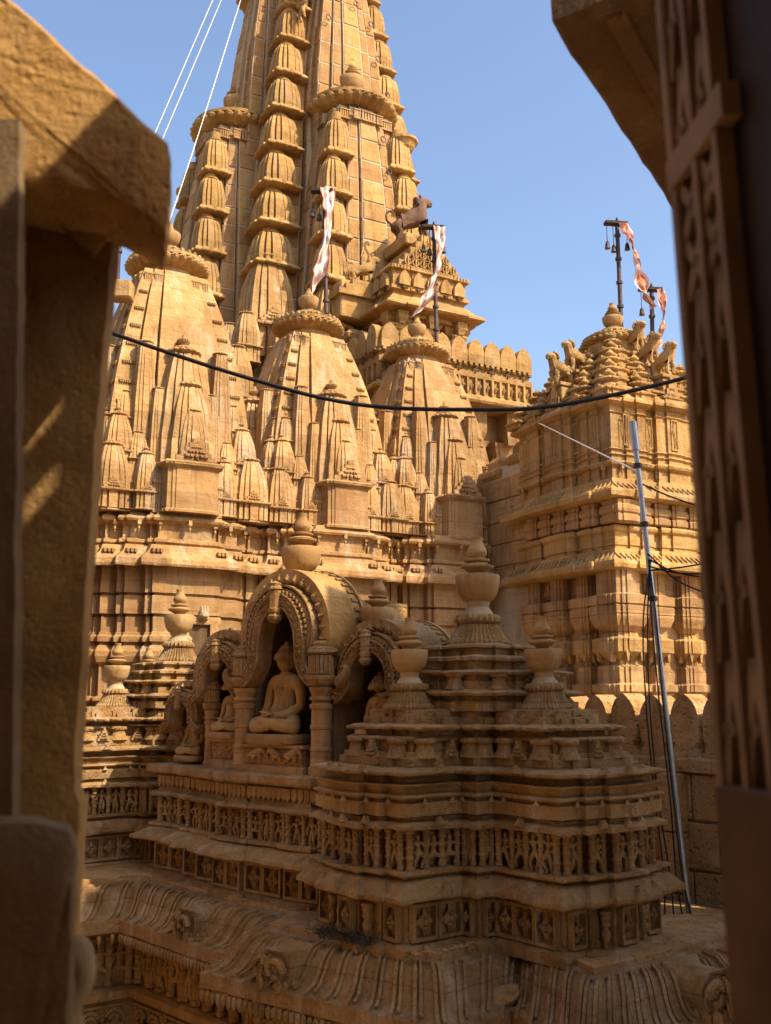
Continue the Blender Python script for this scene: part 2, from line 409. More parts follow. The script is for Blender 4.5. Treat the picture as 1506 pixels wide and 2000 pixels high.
def mini(parent, kind, x, y, z, s, sz=1.0, gable=True, finial=True, rz=0.0, mat=None):
    me, h, top, base = bell(kind); m = crown_mesh()
    o = put('mini_spire', me, parent, (x, y, z), rz, (s, s, s * sz))
    c = put('crown', m['small_crown' if finial else 'flat_crown'], o, (0, 0, base + h), 0, (top * 1.42, top * 1.42, top * 1.3 / sz))
    if gable:
        put('gable', m['gable'], o, (0, -1.10, base + .02), 0, (.62, .8, .62 / sz))
        put('gable', m['gable'], o, (-1.10, 0, base + .02), rad(-90), (.62, .8, .62 / sz))
    return o

# ------------------------------------------------------------------ temple spires
def temple_spire(label, x, y, z0, z1, H, full=True, seed=1):
    """curved stone spire clustered with smaller spires; z0 the base, z1 where the crown sits"""
    R = thing('temple_spire', label, 'temple spire', T(x, y, z0), TH, 'curved spires above the main temple wall')
    m = crown_mesh(); hh = z1 - z0; top = .44
    pl = ratha(H, [(.70, .055), (.40, .125)], .03, .085)
    rings = spire_rings(pl, 0, hh, top, 2.3, 26)
    b = MB().loft(rings); b.wear(.006, 2.5, seed); b.build('spire_body', PALE, R)
    rn = H * top
    MB().lathe([(rn * .98, hh - .03), (rn * .9, hh + .06), (rn * .86, hh + .16)], 28).build('neck', PALE, R, smooth=True)
    cr = put('crown', m['crown'], R, (0, 0, hh + .12), 0, (rn * 1.34, rn * 1.34, rn * 1.2))
    put('bead_ring', m['beads'], cr)['kind'] = 'stuff'
    pm = pot_meshes(); zf = hh + .12 + rn * .93
    k = rn * 3.2
    for nm in ('foot', 'bowl', 'bud'):
        put(nm, pm[nm], R, (0, 0, zf - (.18 if nm != 'bud' else .265) * k), 0, (k, k, k * .95))
    # fringes up the outer bands and rails at the top of the bands
    for face in (0, 1):
        rot = -rad(90) * face
        def fp(lx, ly): return (lx, ly) if face == 0 else (ly, -lx)
        for i in range(10):
            t = .18 + .078 * i; s = 1 - (1 - top) * t ** 2.3
            sl_ = math.atan(2.3 * (1 - top) * t ** 1.3 * H / hh)
            for sx in (-1, 1):
                px_, py_ = fp(sx * .84 * H * s, -H * s - .008)
                put('fringe', m['fringe'], R, (px_, py_, hh * t), 0, (H * s * .10, .10, .085), rot=(-sl_ if face == 0 else 0, 0 if face == 0 else sl_, rot))
        s = 1 - (1 - top) * .965 ** 2.3
        for lx, wd, pr in ((-.83, .13, 0), (-.55, .13, .05), (.55, .13, .05), (.83, .13, 0)):
            px_, py_ = fp(lx * H * s, -H * s * (1 + pr) - .012)
            put('pierced_rail', m['top_rail'], R, (px_, py_, hh * .925), rot, (wd * H * s, .22, hh * .05))
    # clustered half spires on the two faces in view
    for face in ((0, 1) if full else (0,)):
        rz = -rad(90) * face
        def fp(lx, ly): return (lx, ly) if face == 0 else (ly, -lx)
        def mn(kind, lx, ly, z, s, sz=1.0, **kw):
            px_, py_ = fp(lx, ly); return mini(R, kind, px_, py_, z, s, sz, rz=rz, **kw)
        mn('uro', 0, -H * .92, .45, H * .36, hh * .088 / (H * .36), gable=False)
        mn('uro', .03, -H * 1.10, .52, H * .285, hh * .060 / (H * .285), gable=False)
        mn('uro', .05, -H * 1.24, .60, H * .20, hh * .038 / (H * .20), gable=True)
        for sx in (-1, 1):
            mn('slim', sx * H * .52, -H * .92, .50, H * .15, hh * .078 / (H * .15), gable=False, finial=False)
            mn('slim', sx * H * .36, -H * 1.08, .60, H * .11, hh * .046 / (H * .11), gable=False, finial=False)
            mn('corner', sx * H * .74, -H * .84, 1.12, H * .13, .90, gable=False)
            mn('corner', sx * H * .84, -H * .96, .58, H * .165, .95)
            mn('corner', sx * H * .60, -H * 1.04, .55, H * .115, 1.0, gable=False, finial=False)
            mn('corner', sx * H * .93, -H * 1.06, 0, H * .205, .92)
            mn('corner', sx * H * .52, -H * 1.20, .03, H * .14, 1.15)
            mn('pil', sx * H * .71, -H * 1.12, 0, H * .080, 1.45, gable=False, finial=False)
            mn('pil', sx * H * .37, -H * 1.28, 0, H * .080, 1.45, gable=False, finial=False)
            mn('pil', sx * H * 1.10, -H * .98, 0, H * .075, 1.3, gable=False, finial=False)
        px_, py_ = fp(0, -H * 1.20)
        b = MB(); wd = H * .33; bp = ratha(wd, [(.82, .05), (.68, .09)])
        b.sweep(bp, [(.02, 0), (.02, .03), (0, .05), (0, .56), (.02, .58), (.05, .60), (.06, .63), (.03, .66), (-.02, .67)], .1)
        b.wear(.005, 4); b.build('base_block', PINK if face == 0 else PALE, R, (px_, py_, 0), rz)
        put('gable', m['gable'], R, fp(0.02, -H * 1.20 - wd * 1.05) + (.67,), rz, (wd * .8, .3, .26))
    # core behind the mini spires
    b = MB(); b.sweep(ratha(H * .98, [(.7, .05)]), [(0, 0), (0, .5), (-.06, .7)]); b.build('spire_base', PALE, R)
    return R
SPIRES = [(1.23, 1.62, 5.95), (3.48, 1.62, 5.44), (5.44, 1.62, 5.36)]
BAYS = [1.22, 3.40, 5.27]
# ------------------------------------------------------------------ main temple wall
def wall_plan(grow=0.0):
    """front outline (local T, front = -y) of the long wall under the spires, CCW, fine pilaster steps"""
    pts = []
    xs = [-1.0] + BAYS
    x0 = -2.4
    pts.append((x0, .62))
    for c in xs:
        for (hw, y) in ((1.03, .58), (.96, .48), (.93, .52), (.80, .52), (.78, .42), (.72, .42), (.70, .36), (.50, .36), (.47, .26), (.42, .30), (.40, .20)):
            pts.append((c - hw, pts[-1][1])); pts.append((c - hw, y))
        for (hw, y) in reversed(((1.03, .62), (.96, .58), (.93, .48), (.80, .52), (.78, .52), (.72, .42), (.70, .42), (.50, .36), (.47, .36), (.42, .26), (.40, .30))):
            pts.append((c + hw, pts[-1][1])); pts.append((c + hw, y))
    pts.append((6.35, pts[-1][1])); pts.append((6.35, 4.2)); pts.append((x0, 4.2))
    out = []
    for p in pts:
        if not out or math.hypot(p[0] - out[-1][0], p[1] - out[-1][1]) > 1e-4: out.append(p)
    # remove overlaps where neighbouring bays meet
    res = [out[0]]
    for p in out[1:-2]:
        if p[0] >= res[-1][0] - 1e-6: res.append(p)
    return res + out[-2:]
def simple_plan():
    pts = [(-2.4, .58)]
    for c in [-1.0] + BAYS:
        for hw, y in ((.95, .46), (.70, .34), (.42, .20)):
            pts += [(c - hw, pts[-1][1]), (c - hw, y)]
        for hw, y in ((.42, .34), (.70, .46), (.95, .58)):
            pts += [(c + hw, pts[-1][1]), (c + hw, y)]
    res = [pts[0]]
    for p in pts[1:]:
        if p[0] >= res[-1][0] - 1e-6 and p != res[-1]: res.append(p)
    return res + [(6.35, .58), (6.35, 4.2), (-2.4, 4.2)]
WALL = thing('temple_wall', 'long moulded sandstone temple wall with deep eave below the three curved spires', 'wall', T(0, 0), TH)
wp = wall_plan(); sp = simple_plan()
b = MB()
prof = [(.10, -1.2), (.10, -.75), (.05, -.72), (.05, -.52), (.12, -.46), (.12, -.36), (.04, -.30), (.02, -.1),
        (.02, -.02), (.08, .01), (.08, .04), (.0, .07), (0, .42), (.02, .44), (.05, .47), (.075, .54), (.075, .60), (.04, .66), (.0, .68), (.0, .70),
        (.045, .72), (.05, .78), (.02, .81), (.02, .83), (.0, .84), (0, 1.02), (-.02, 1.03), (-.02, 1.05), (.03, 1.06), (.03, 1.28), (-.01, 1.29), (-.01, 1.31), (.035, 1.32), (.035, 1.60), (.05, 1.66), (.05, 1.70)]
b.sweep(wp, prof, .25); b.wear(.006, 3); b.build('wall_body', PINK, WALL)
b = MB()   # eave: soffit, lip, swept top
b.sweep(sp, [(-.05, 1.69), (.10, 1.66), (.20, 1.63), (.21, 1.66), (.205, 1.72), (.16, 1.76), (.10, 1.815), (.07, 1.87), (.06, 1.91), (.0, 1.915)], .12)
b.wear(.013, 3.2); b.build('eave', PALE, WALL)
b = MB()
b.sweep(wp, [(.0, 1.90), (.0, 1.93), (.03, 1.95), (.03, 1.99), (-.03, 2.01), (-.03, 2.17), (-.01, 2.19), (.05, 2.22), (.065, 2.25), (.05, 2.28), (.0, 2.30), (-.01, 2.33), (-.05, 2.36)], .2)
b.wear(.006, 3); b.build('moulding', PALE, WALL)
m = crown_mesh()
for c in BAYS:
    for dx, y in ((-.86, .46), (-.60, .31), (-.36, .22), (0, .14), (.36, .22), (.60, .31), (.86, .46)):
        put('pendant', m['pendant'], WALL, (c + dx, y - .02, 2.235), 0, (.045, .05, .13))
    # ridge leaves on the eave
    for dx, y in ((-.95, .36), (-.70, .24), (-.42, .10), (.42, .10), (.70, .24), (.95, .36)):
        for q in range(3):
            b = MB().sweep(rect(-.014, .014, -.12, .06), [(0, 0), (.004, .04), (-.005, .055)]).wear(.004, 9, q + dx)
            b.build('eave_rib', PALE, WALL, (c + dx + (q - 1) * .05, y + .05, 1.80))
# window niche with jambs and a small face carving above it
b = MB(); b.box(-.13, .13, -.005, .30, .28, .93)
NICHE_X = 1.37
nb = MB(); nb.box(-.14, .14, .0, .012, .27, .95); nb.build('window_void', DARK, WALL, (NICHE_X, .095, 0))  # dark sheet stands in for the shade inside the window
for sx in (-1, 1):
    b = MB(); b.sweep(rect(-.055, .055, -.05, .05), [(.02, .22), (.02, .28), (0, .30), (0, .66), (.03, .70), (.03, .76), (0, .8), (0, .95)]); b.wear(.004, 8)
    b.build('jamb', PALE, WALL, (NICHE_X + sx * .19, .10, 0))
b = MB().box(-.27, .27, -.03, .1, .93, 1.03, .01); b.build('lintel', PALE, WALL, (NICHE_X, .085, 0))
b = MB().lathe([(.0, -.07), (.06, -.05), (.075, 0), (.06, .05), (.0, .07)], 10)
for q in (-1, 0, 1): b.lathe([(.022, .03), (.026, .06), (.015, .11), (0, .12)], 7, (q * .035, -.03, 0))
b.box(-.04, .04, -.095, -.05, -.02, .0); b.build('face_carving', WHITE, WALL, (NICHE_X + .04, .045, 1.05), smooth=True)

LAB = ['tall leftmost curved spire rising beside the left stone pillar, hung with rows of mini spires',
       'middle of the three front spires, with the small dancer carved high on its right band',
       'right front spire in front of the lion porch, streaked white by run-off']
for (x, y, z1), lb, i in zip(SPIRES, LAB, range(3)):
    S = temple_spire(lb, x, y, 2.33, z1, (1.0, .93, .90)[i], True, i * 3.1)
    if i == 1: MID = S
S4 = temple_spire('curved spire half hidden behind the leftmost front spire at the pillar edge', .25, 3.25, 2.33, 5.9, .95, False, 9.3)
# ------------------------------------------------------------------ carved figures
def fig(arms, legs, sway=.03, squat=0.0, twist=0.0):
    """one relief figure, 1 high, facing -y; arms/legs are ((elbow),(hand)) and ((knee),(foot)) in x-z"""
    z0 = -squat
    V = [(sway, 0, .50 + z0, .085, .065), (sway * .3, 0, .61 + z0, .058, .05), (-sway * .4, 0, .74 + z0, .095, .06), (-sway * .3, -.01, .83 + z0, .038), (0, -.02, .88 + z0, .058), (twist * .02, -.02, .94 + z0, .062), (twist * .03, 0, 1.02 + z0, .04)]
    E = [(0, 1), (1, 2), (2, 3), (3, 4), (4, 5), (5, 6)]
    for sx, (el, ha) in zip((-1, 1), arms):
        n = len(V)
        V += [(sx * .125 - sway * .4, 0, .77 + z0, .046), (el[0], -.045, el[1] + z0, .036), (ha[0], -.08, ha[1] + z0, .030)]
        E += [(2, n), (n, n + 1), (n + 1, n + 2)]
    for sx, (kn, ft) in zip((-1, 1), legs):
        n = len(V)
        V += [(sx * .06 + sway, -.01, .45 + z0, .068), (kn[0], -.05, kn[1], .052), (ft[0], -.01, ft[1] + .03, .036), (ft[0] + sx * .05, -.05, ft[1] + .015, .028)]
        E += [(0, n), (n, n + 1), (n + 1, n + 2), (n + 2, n + 3)]
    b = skin(V, E, 1)
    # girdle, necklace and halo ridge stand proud of the body
    b.lathe([(.07, -.02), (.105, -.01), (.105, .012), (.07, .02)], 12, (sway, 0, .50 + z0), sy=.8)
    b.lathe([(.05, -.01), (.09, -.005), (.09, .01), (.05, .015)], 12, (-sway * .3, -.02, .80 + z0), sy=.7)
    return b
POSES = [
    fig((((-.22, .66), (-.10, .56)), ((.24, .88), (.12, 1.0))), (((-.10, .27), (-.07, 0)), ((.17, .30), (.05, .02))), .05, .0),
    fig((((-.25, .62), (-.30, .82)), ((.22, .60), (.10, .46))), (((-.19, .30), (-.10, .02)), ((.09, .26), (.12, 0))), -.06, .03),
    fig((((-.19, .58), (-.17, .40)), ((.19, .58), (.18, .42))), (((-.06, .25), (-.06, 0)), ((.06, .25), (.07, 0))), .02, 0),
    fig((((-.26, .72), (-.16, .92)), ((.26, .70), (.20, .50))), (((-.22, .30), (-.16, .02)), ((.22, .30), (.15, .02))), .0, .10),
    fig((((-.17, .58), (.02, .60)), ((.24, .62), (.08, .70))), (((-.10, .26), (-.14, 0)), ((.20, .36), (.26, .12))), .05, .02),
    fig((((-.24, .80), (-.08, 1.02)), ((.20, .62), (.28, .48))), (((-.16, .26), (-.20, 0)), ((.04, .28), (.12, .0))), -.05, .0),
]
POSE_M = [p.wear(.006, 12, i).mesh('carved_figure', TAN, True) for i, p in enumerate(POSES)]
POSE_D = []
for i, p in enumerate(POSES):
    me = POSE_M[i].copy(); me.materials.clear(); me.materials.append(PINK); POSE_D.append(me)
COLO = MB().lathe([(.5, 0), (.5, .08), (.38, .10), (.38, .26), (.5, .28), (.5, .33), (.40, .35), (.40, .52), (.5, .54), (.5, .58), (.40, .60), (.40, .74), (.52, .76), (.55, .80), (.42, .83), (.42, .90), (.58, .93), (.58, 1.0)], 14).wear(.012, 4).mesh('colonette', TAN, True)
fb = MB()
for k in range(4):
    for dz in (0,):
        pet = MB().add([(0, -.02, 0), (.17, -.16, .17), (0, -.09, .46), (-.17, -.16, .17), (0, -.26, .16)],
                       [(0, 4, 3), (0, 1, 4), (4, 1, 2), (4, 2, 3)])
        fb.merge(pet, Matrix.Rotation(rad(90 * k), 4, 'Y'))
    s_ = MB().add([(0, -.02, 0), (.10, -.13, .10), (0, -.08, .30), (-.10, -.13, .10), (0, -.2, .10)], [(0, 4, 3), (0, 1, 4), (4, 1, 2), (4, 2, 3)])
    fb.merge(s_, Matrix.Rotation(rad(45 + 90 * k), 4, 'Y'))
fb.lathe([(.0, -.1), (.10, -.08), (.10, .08), (0, .1)], 8, (0, -.16, 0))
FLOWER = fb.mesh('flower', TAN)
fb = MB()
fb.box(-.5, .5, -.16, .02, -.5, -.40); fb.box(-.5, .5, -.16, .02, .40, .5); fb.box(-.5, -.40, -.16, .02, -.4, .4); fb.box(.40, .5, -.16, .02, -.4, .4)
FRAME = fb.wear(.012, 4).mesh('panel_frame', TAN)
URN = MB().lathe([(.0, -.52), (.10, -.5), (.14, -.42), (.10, -.34), (.20, -.28), (.30, -.16), (.30, -.06), (.18, 0), (.18, .06), (.30, .10), (.30, .16), (.24, .2), (.34, .28), (.34, .36), (.40, .4), (.40, .47), (.2, .5)], 14).wear(.01, 4).mesh('urn_bracket', TAN, True)
TBELL = MB().lathe([(.5, 0), (.48, .05), (.36, .30), (.30, .62), (.30, .66), (.40, .68), (.44, .78), (.40, .9), (.3, .93)], 40, lobes=18, amp=.13).mesh('bell_ornament', TAN, True)
FANPETAL = MB().add([(0, -.05, 0), (.5, -.02, .12), (.42, .0, .55), (0, -.05, 1.0), (-.42, .0, .55), (-.5, -.02, .12), (0, -.30, .38), (0, .12, .0), (0, .12, .9)],
                    [(0, 6, 5), (0, 1, 6), (1, 2, 6), (2, 3, 6), (3, 4, 6), (4, 5, 6), (0, 7, 1), (1, 7, 2), (2, 8, 3), (2, 7, 8), (3, 8, 4), (4, 8, 7), (4, 7, 5), (5, 7, 0)]).mesh('petal', TAN)
GABLE_T = crown_mesh()['gable'].copy(); GABLE_T.materials.clear(); GABLE_T.materials.append(TAN)
rng = random.Random(11)
def along(a, c, pitch, inset=.03):
    """positions along a-c with the rotation that faces the outward side of a CCW plan"""
    dx, dy = c[0] - a[0], c[1] - a[1]; L = math.hypot(dx, dy); n = max(1, round((L - 2 * inset) / pitch))
    rz = math.atan2(dy, dx); u = (dx / L, dy / L); nn = (u[1], -u[0])
    out = []
    for i in range(n):
        t = inset + (L - 2 * inset) * (i + .5) / n; out.append((a[0] + u[0] * t, a[1] + u[1] * t))
    return out, rz, nn, (L - 2 * inset) / n, u
def frieze(par, a, c, z0, z1, pitch, out=.0, meshes=None, colo=None, cw=.055):
    meshes = meshes or POSE_M; h = z1 - z0
    pos, rz, nn, st, u = along(a, c, pitch)
    for i, (x, y) in enumerate(pos):
        k = rng.randrange(len(meshes)); hh = h * rng.uniform(.90, .99)
        fx = rng.choice((-1, 1))
        put('carved_figure', meshes[k], par, (x + nn[0] * out, y + nn[1] * out, z0), rz, (fx * hh * 1.2, hh * 1.15, hh))
    for i in range(len(pos) + 1):
        q = pos[0] if i == 0 else pos[i - 1]; sg = -.5 if i == 0 else .5
        wd = cw * (1.0 if i % 2 else 1.15)
        put('colonette', colo or COLO, par, (q[0] + u[0] * st * sg + nn[0] * (out + .004), q[1] + u[1] * st * sg + nn[1] * (out + .004), z0), rz, (wd, wd, h))
def flowers(par, a, c, z0, z1, pitch, out=.0, urn_every=4):
    pos, rz, nn, st, u = along(a, c, pitch, .02); h = z1 - z0
    for i, (x, y) in enumerate(pos):
        p = (x + nn[0] * out, y + nn[1] * out, (z0 + z1) / 2)
        if urn_every and i % urn_every == urn_every // 2 and (len(pos) > 2 or urn_every == 1):
            put('urn_bracket', URN, par, (p[0] + nn[0] * .035, p[1] + nn[1] * .035, p[2] - h * .06), rz, (h * .42, h * .42, h * 1.02))
        else:
            put('panel_frame', FRAME, par, p, rz, (st * .97, .22, h))
            k = min(st, h) * .9
            put('flower', FLOWER, par, p, rz, (k, .20, k))

# ------------------------------------------------------------------ pavilions
def cross(A1, A2, hw, st=.042, ree=.13, A3=None):
    A3 = A3 or A1
    def end(A):   # end of an arm pointing to -y, from x=-hw to hw
        return [(-hw, -A), (-hw * .60, -A), (-hw * .60, -A - st), (-hw * .22, -A - st), (-hw * .22, -A - 2 * st), (hw * .22, -A - 2 * st), (hw * .22, -A - st), (hw * .60, -A - st), (hw * .60, -A), (hw, -A)]
    def rot(p, k):
        x, y = p
        for _ in range(k): x, y = -y, x
        return (x, y)
    out = []
    for k, A in enumerate((A2, A3, A1, A1)):
        out += [rot(p, k) for p in end(A)]
        if ree: out += [rot(p, k) for p in ((hw, -hw - ree), (hw + ree, -hw - ree), (hw + ree, -hw))]
        else: out += [rot((hw, -hw), k)]
    return out
def pavilion(label, loc, rz, A1, A2, front=True):
    R = thing('roof_pavilion', label, 'pavilion', loc, rz, 'stepped roof pavilions topped with stone pots')
    hw = .402; pl = cross(A1, A2, hw)
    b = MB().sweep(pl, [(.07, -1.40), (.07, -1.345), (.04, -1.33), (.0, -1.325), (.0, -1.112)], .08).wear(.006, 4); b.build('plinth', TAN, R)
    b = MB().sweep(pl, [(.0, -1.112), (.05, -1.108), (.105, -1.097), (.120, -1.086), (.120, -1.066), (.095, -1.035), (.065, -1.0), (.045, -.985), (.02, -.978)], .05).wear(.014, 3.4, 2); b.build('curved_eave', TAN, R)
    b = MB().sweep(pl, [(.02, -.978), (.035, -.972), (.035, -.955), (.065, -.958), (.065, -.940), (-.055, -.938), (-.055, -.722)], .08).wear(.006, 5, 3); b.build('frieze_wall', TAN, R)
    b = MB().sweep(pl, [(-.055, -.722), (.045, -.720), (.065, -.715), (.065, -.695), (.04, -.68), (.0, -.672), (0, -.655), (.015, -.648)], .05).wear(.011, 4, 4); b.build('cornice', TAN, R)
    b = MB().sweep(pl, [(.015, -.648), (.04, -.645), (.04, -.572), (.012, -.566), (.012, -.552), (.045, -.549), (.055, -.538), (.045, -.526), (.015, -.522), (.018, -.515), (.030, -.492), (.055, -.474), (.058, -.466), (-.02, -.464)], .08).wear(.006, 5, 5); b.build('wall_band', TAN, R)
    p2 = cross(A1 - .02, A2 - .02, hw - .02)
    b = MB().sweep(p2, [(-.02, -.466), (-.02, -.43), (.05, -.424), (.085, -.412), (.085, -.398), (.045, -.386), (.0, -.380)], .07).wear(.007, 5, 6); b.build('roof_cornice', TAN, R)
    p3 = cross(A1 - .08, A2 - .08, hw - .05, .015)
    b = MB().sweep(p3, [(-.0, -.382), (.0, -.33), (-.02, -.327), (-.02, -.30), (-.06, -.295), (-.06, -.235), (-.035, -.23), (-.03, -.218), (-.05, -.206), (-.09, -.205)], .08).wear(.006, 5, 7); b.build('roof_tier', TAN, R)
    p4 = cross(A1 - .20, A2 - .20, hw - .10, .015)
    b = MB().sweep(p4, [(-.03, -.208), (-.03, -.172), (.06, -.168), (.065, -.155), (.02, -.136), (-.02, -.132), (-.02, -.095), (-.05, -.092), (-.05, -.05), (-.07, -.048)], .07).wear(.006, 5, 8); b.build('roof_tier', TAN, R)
    # scallops hanging from the upper eave, bells and gables on the tier, leaf points on the eaves
    if True:
        nP = len(p3)
        for (A, C) in visible_edges(A1 - .11, A2 - .11, hw - .08):
            pos, r_, nn, st, u = along(A, C, .175, .02)
            for i, (x, y) in enumerate(pos):
                if i % 2 == 0: put('bell_ornament', TBELL, R, (x, y, -.330), r_, (.17, .12, .125))
                else: put('gable', GABLE_T, R, (x + nn[0] * .03, y + nn[1] * .03, -.335), r_, (.055, .22, .10))
        for (A, C) in visible_edges(A1 - .16, A2 - .16, hw - .06):
            pos, r_, nn, st, u = along(A, C, .12, .0)
            b = MB()
            for (x, y) in pos:
                M_ = Matrix.Translation((x, y, -.150)) @ Matrix.Rotation(r_, 4, 'Z')
                b.merge(MB().lathe([(0, -.03), (.05, -.012), (.055, .0), (0, .012)], 8), M_)
            b.build('scallop', TAN, R)
        for (A, C) in visible_edges(A1 - .24, A2 - .24, hw - .14):
            pos, r_, nn, st, u = along(A, C, .2, .02)
            for i, (x, y) in enumerate(pos):
                b = MB(); wd = rng.uniform(.05, .085); b.box(-wd, wd, -.03, .04, -.132, -.07 + rng.uniform(-.02, .01)); b.box(-wd * .55, wd * .55, -.05, .02, -.132, -.10)
                b.wear(.004, 9, i).build('stepped_block', TAN, R, (x, y, 0), r_)
        for e_, (A, C) in enumerate(visible_edges(A1, A2, hw, .042)):
            frieze(R, A, C, -.938, -.722, .125, .004, cw=.042)
            flowers(R, A, C, -1.318, -1.115, .18, .010, urn_every=(1 if e_ in (1, 3, 6, 8) else 0))
            pos, r_, nn, st, u = along(A, C, .22, .0)
            for i, (x, y) in enumerate(pos):     # small leaf tabs on the bands
                b = MB().add([(-.022, 0, -.005), (.022, 0, -.005), (.022, -.012, -.005), (-.022, -.012, -.005), (0, -.006, .03)], [(0, 1, 4), (1, 2, 4), (2, 3, 4), (3, 0, 4)])
                b.build('leaf_tab', TAN, R, (x + nn[0] * .05, y + nn[1] * .05, -.57), r_)
            if e_ in (0, 4, 5, 9, 12, 13): continue
            mid = ((A[0] + C[0]) / 2, (A[1] + C[1]) / 2)
            b = MB().add([(-.07, 0, 0), (.07, 0, 0), (.06, -.045, .01), (-.06, -.045, .01), (0, -.03, .09), (0, .03, .07)], [(3, 2, 4), (2, 1, 5, 4), (0, 3, 4, 5), (0, 1, 2, 3)])
            b2 = b.mesh('eave_leaf', TAN); put('eave_leaf', b2, R, (mid[0] + nn[0] * .10, mid[1] + nn[1] * .10, -1.082), r_)
            for zz, oo, kk in ((-.408, .07, .6), (-.70, .05, .6)):
                put('eave_leaf', b2, R, (mid[0] + nn[0] * oo, mid[1] + nn[1] * oo, zz), r_, kk)
    # central stack of the roof
    pc = ratha(.44, [(.68, .07), (.36, .14)])
    b = MB().sweep(pc, [(.02, -.06), (.02, .0), (-.02, .004), (-.02, .03), (.05, .036), (.06, .052), (.0, .072), (-.03, .075), (-.03, .125), (-.05, .13), (-.05, .16), (-.0, .165), (.01, .18), (-.04, .195), (-.09, .2), (-.09, .25), (-.06, .255), (-.06, .275), (-.11, .285), (-.15, .29), (-.15, .33), (-.12, .335), (-.12, .35), (-.17, .365), (-.2, .37)], .06)
    b.wear(.007, 5, 9); b.build('roof_stack', TAN, R)
    for r_, nn in ((0, (0, -1)), (rad(-90), (-1, 0))):
        put('gable', GABLE_T, R, (nn[0] * .46, nn[1] * .46, .08), r_, (.10, .3, .10))
        u = (-nn[1], nn[0])
        for s_ in (-1, 1): put('bell_ornament', TBELL, R, (nn[0] * .43 + u[0] * .24 * s_, nn[1] * .43 + u[1] * .24 * s_, .075), r_, (.15, .11, .11))
    return R
def visible_edges(A1, A2, hw, st=0):
    """the two arm fronts and two arm sides that face the court"""
    fr = [(-hw, -hw * .60, 0), (-hw * .60, -hw * .22, 1), (-hw * .22, hw * .22, 2), (hw * .22, hw * .60, 1), (hw * .60, hw, 0)]
    if not st: fr = [(-hw, hw, 0)]
    out = [((a, -A2 - k * st), (c, -A2 - k * st)) for a, c, k in fr] + [((-A1 - k * st, -a), (-A1 - k * st, -c)) for a, c, k in fr]
    return out + [((-hw, -hw - .15), (-hw, -A2)), ((-A1, -hw), (-hw - .15, -hw)), ((-hw - .13, -hw - .13), (-hw, -hw - .13)), ((-hw - .13, -hw), (-hw - .13, -hw - .13))]
CPAV = pavilion('big near pavilion in deep shade, two bastions of dancers meeting in a dark notch', tuple(PO), PH, .97, 1.065)
EO = Vector((-1.99, 9.9, 0)); EH = rad(40.0)
EPAV = pavilion('left pavilion with patches of sun on its steps, beside the left pillar', tuple(EO), EH, 1.25, 1.0)
def loc_of(o, rz, x, y, z): return (o.x + x * math.cos(rz) - y * math.sin(rz), o.y + x * math.sin(rz) + y * math.cos(rz), z)
pot(loc_of(PO, PH, -.60, 0, -.050), .97, 'pot on the front left arm of the near pavilion, right of the arched niches')
pot(loc_of(PO, PH, 0, -.60, -.050), .97, 'chipped pot on the right arm of the near pavilion, a hole broken in its bowl', tilt=(.02, -.03))
pot(loc_of(PO, PH, 0, .60, -.050), .97, 'pot half hidden behind the front left pot of the near pavilion')
pot(loc_of(PO, PH, .60, 0, -.050), .97, 'pot mostly hidden behind the chipped pot of the near pavilion')
pot(loc_of(PO, PH, 0, 0, .365), 1.25, 'largest pot, raised on the centre of the near pavilion roof')
pot(loc_of(EO, EH, -.62, 0, -.050), .97, 'sunlit pot at the far left beside the pillar edge, on the left pavilion')
pot(loc_of(EO, EH, 0, -.60, -.050), .97, 'pot of the left pavilion partly covered by the edge of the big arch')
pot(loc_of(EO, EH, 0, .60, -.050), .97, 'small looking pot top behind the sunlit pot of the left pavilion')
pot(loc_of(EO, EH, .60, 0, -.050), 1.30, 'pot between the window niche and the big arch, at the rear of the left pavilion')
pot(loc_of(EO, EH, 0, 0, .365), 1.18, 'sunlit pot raised on the centre of the left pavilion, in front of the window niche')
# ------------------------------------------------------------------ niche shrine with arches
SH = thing('niche_shrine', 'row of arched niches with carved hoods, holding a large seated stone saint', 'shrine', tuple(DO), DH)
dpl = [(-1.66, .16), (-1.18, .16), (-1.18, .10), (-.95, .10), (-.95, .04), (-.64, .04), (-.64, -.04), (-.50, -.04), (-.50, -.08), (-.26, -.08), (-.26, -.06), (.16, -.06), (.16, -.08), (.40, -.08), (.40, -.02), (.50, -.02), (.50, .04), (1.25, .04), (1.25, 1.3), (-1.66, 1.3)]
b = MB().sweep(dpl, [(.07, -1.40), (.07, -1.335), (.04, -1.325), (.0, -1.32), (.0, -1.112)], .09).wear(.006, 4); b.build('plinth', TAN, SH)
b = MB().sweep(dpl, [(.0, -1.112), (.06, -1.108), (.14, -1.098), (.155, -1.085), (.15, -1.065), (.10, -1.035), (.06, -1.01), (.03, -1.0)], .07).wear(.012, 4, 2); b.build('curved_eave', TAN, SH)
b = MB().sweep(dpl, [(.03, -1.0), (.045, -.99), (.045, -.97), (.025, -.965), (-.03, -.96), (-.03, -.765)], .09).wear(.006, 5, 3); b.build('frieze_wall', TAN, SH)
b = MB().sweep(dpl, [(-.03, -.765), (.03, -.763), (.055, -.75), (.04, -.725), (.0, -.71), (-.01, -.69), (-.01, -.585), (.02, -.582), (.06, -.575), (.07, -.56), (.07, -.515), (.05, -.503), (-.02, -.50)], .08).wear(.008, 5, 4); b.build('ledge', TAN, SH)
segs = [((-1.64, .16), (-1.18, .16)), ((-1.18, .10), (-.95, .10)), ((-.95, .04), (-.64, .04)), ((-.64, -.04), (-.26, -.07)), ((-.26, -.06), (.16, -.06)), ((.16, -.08), (.50, -.04))]
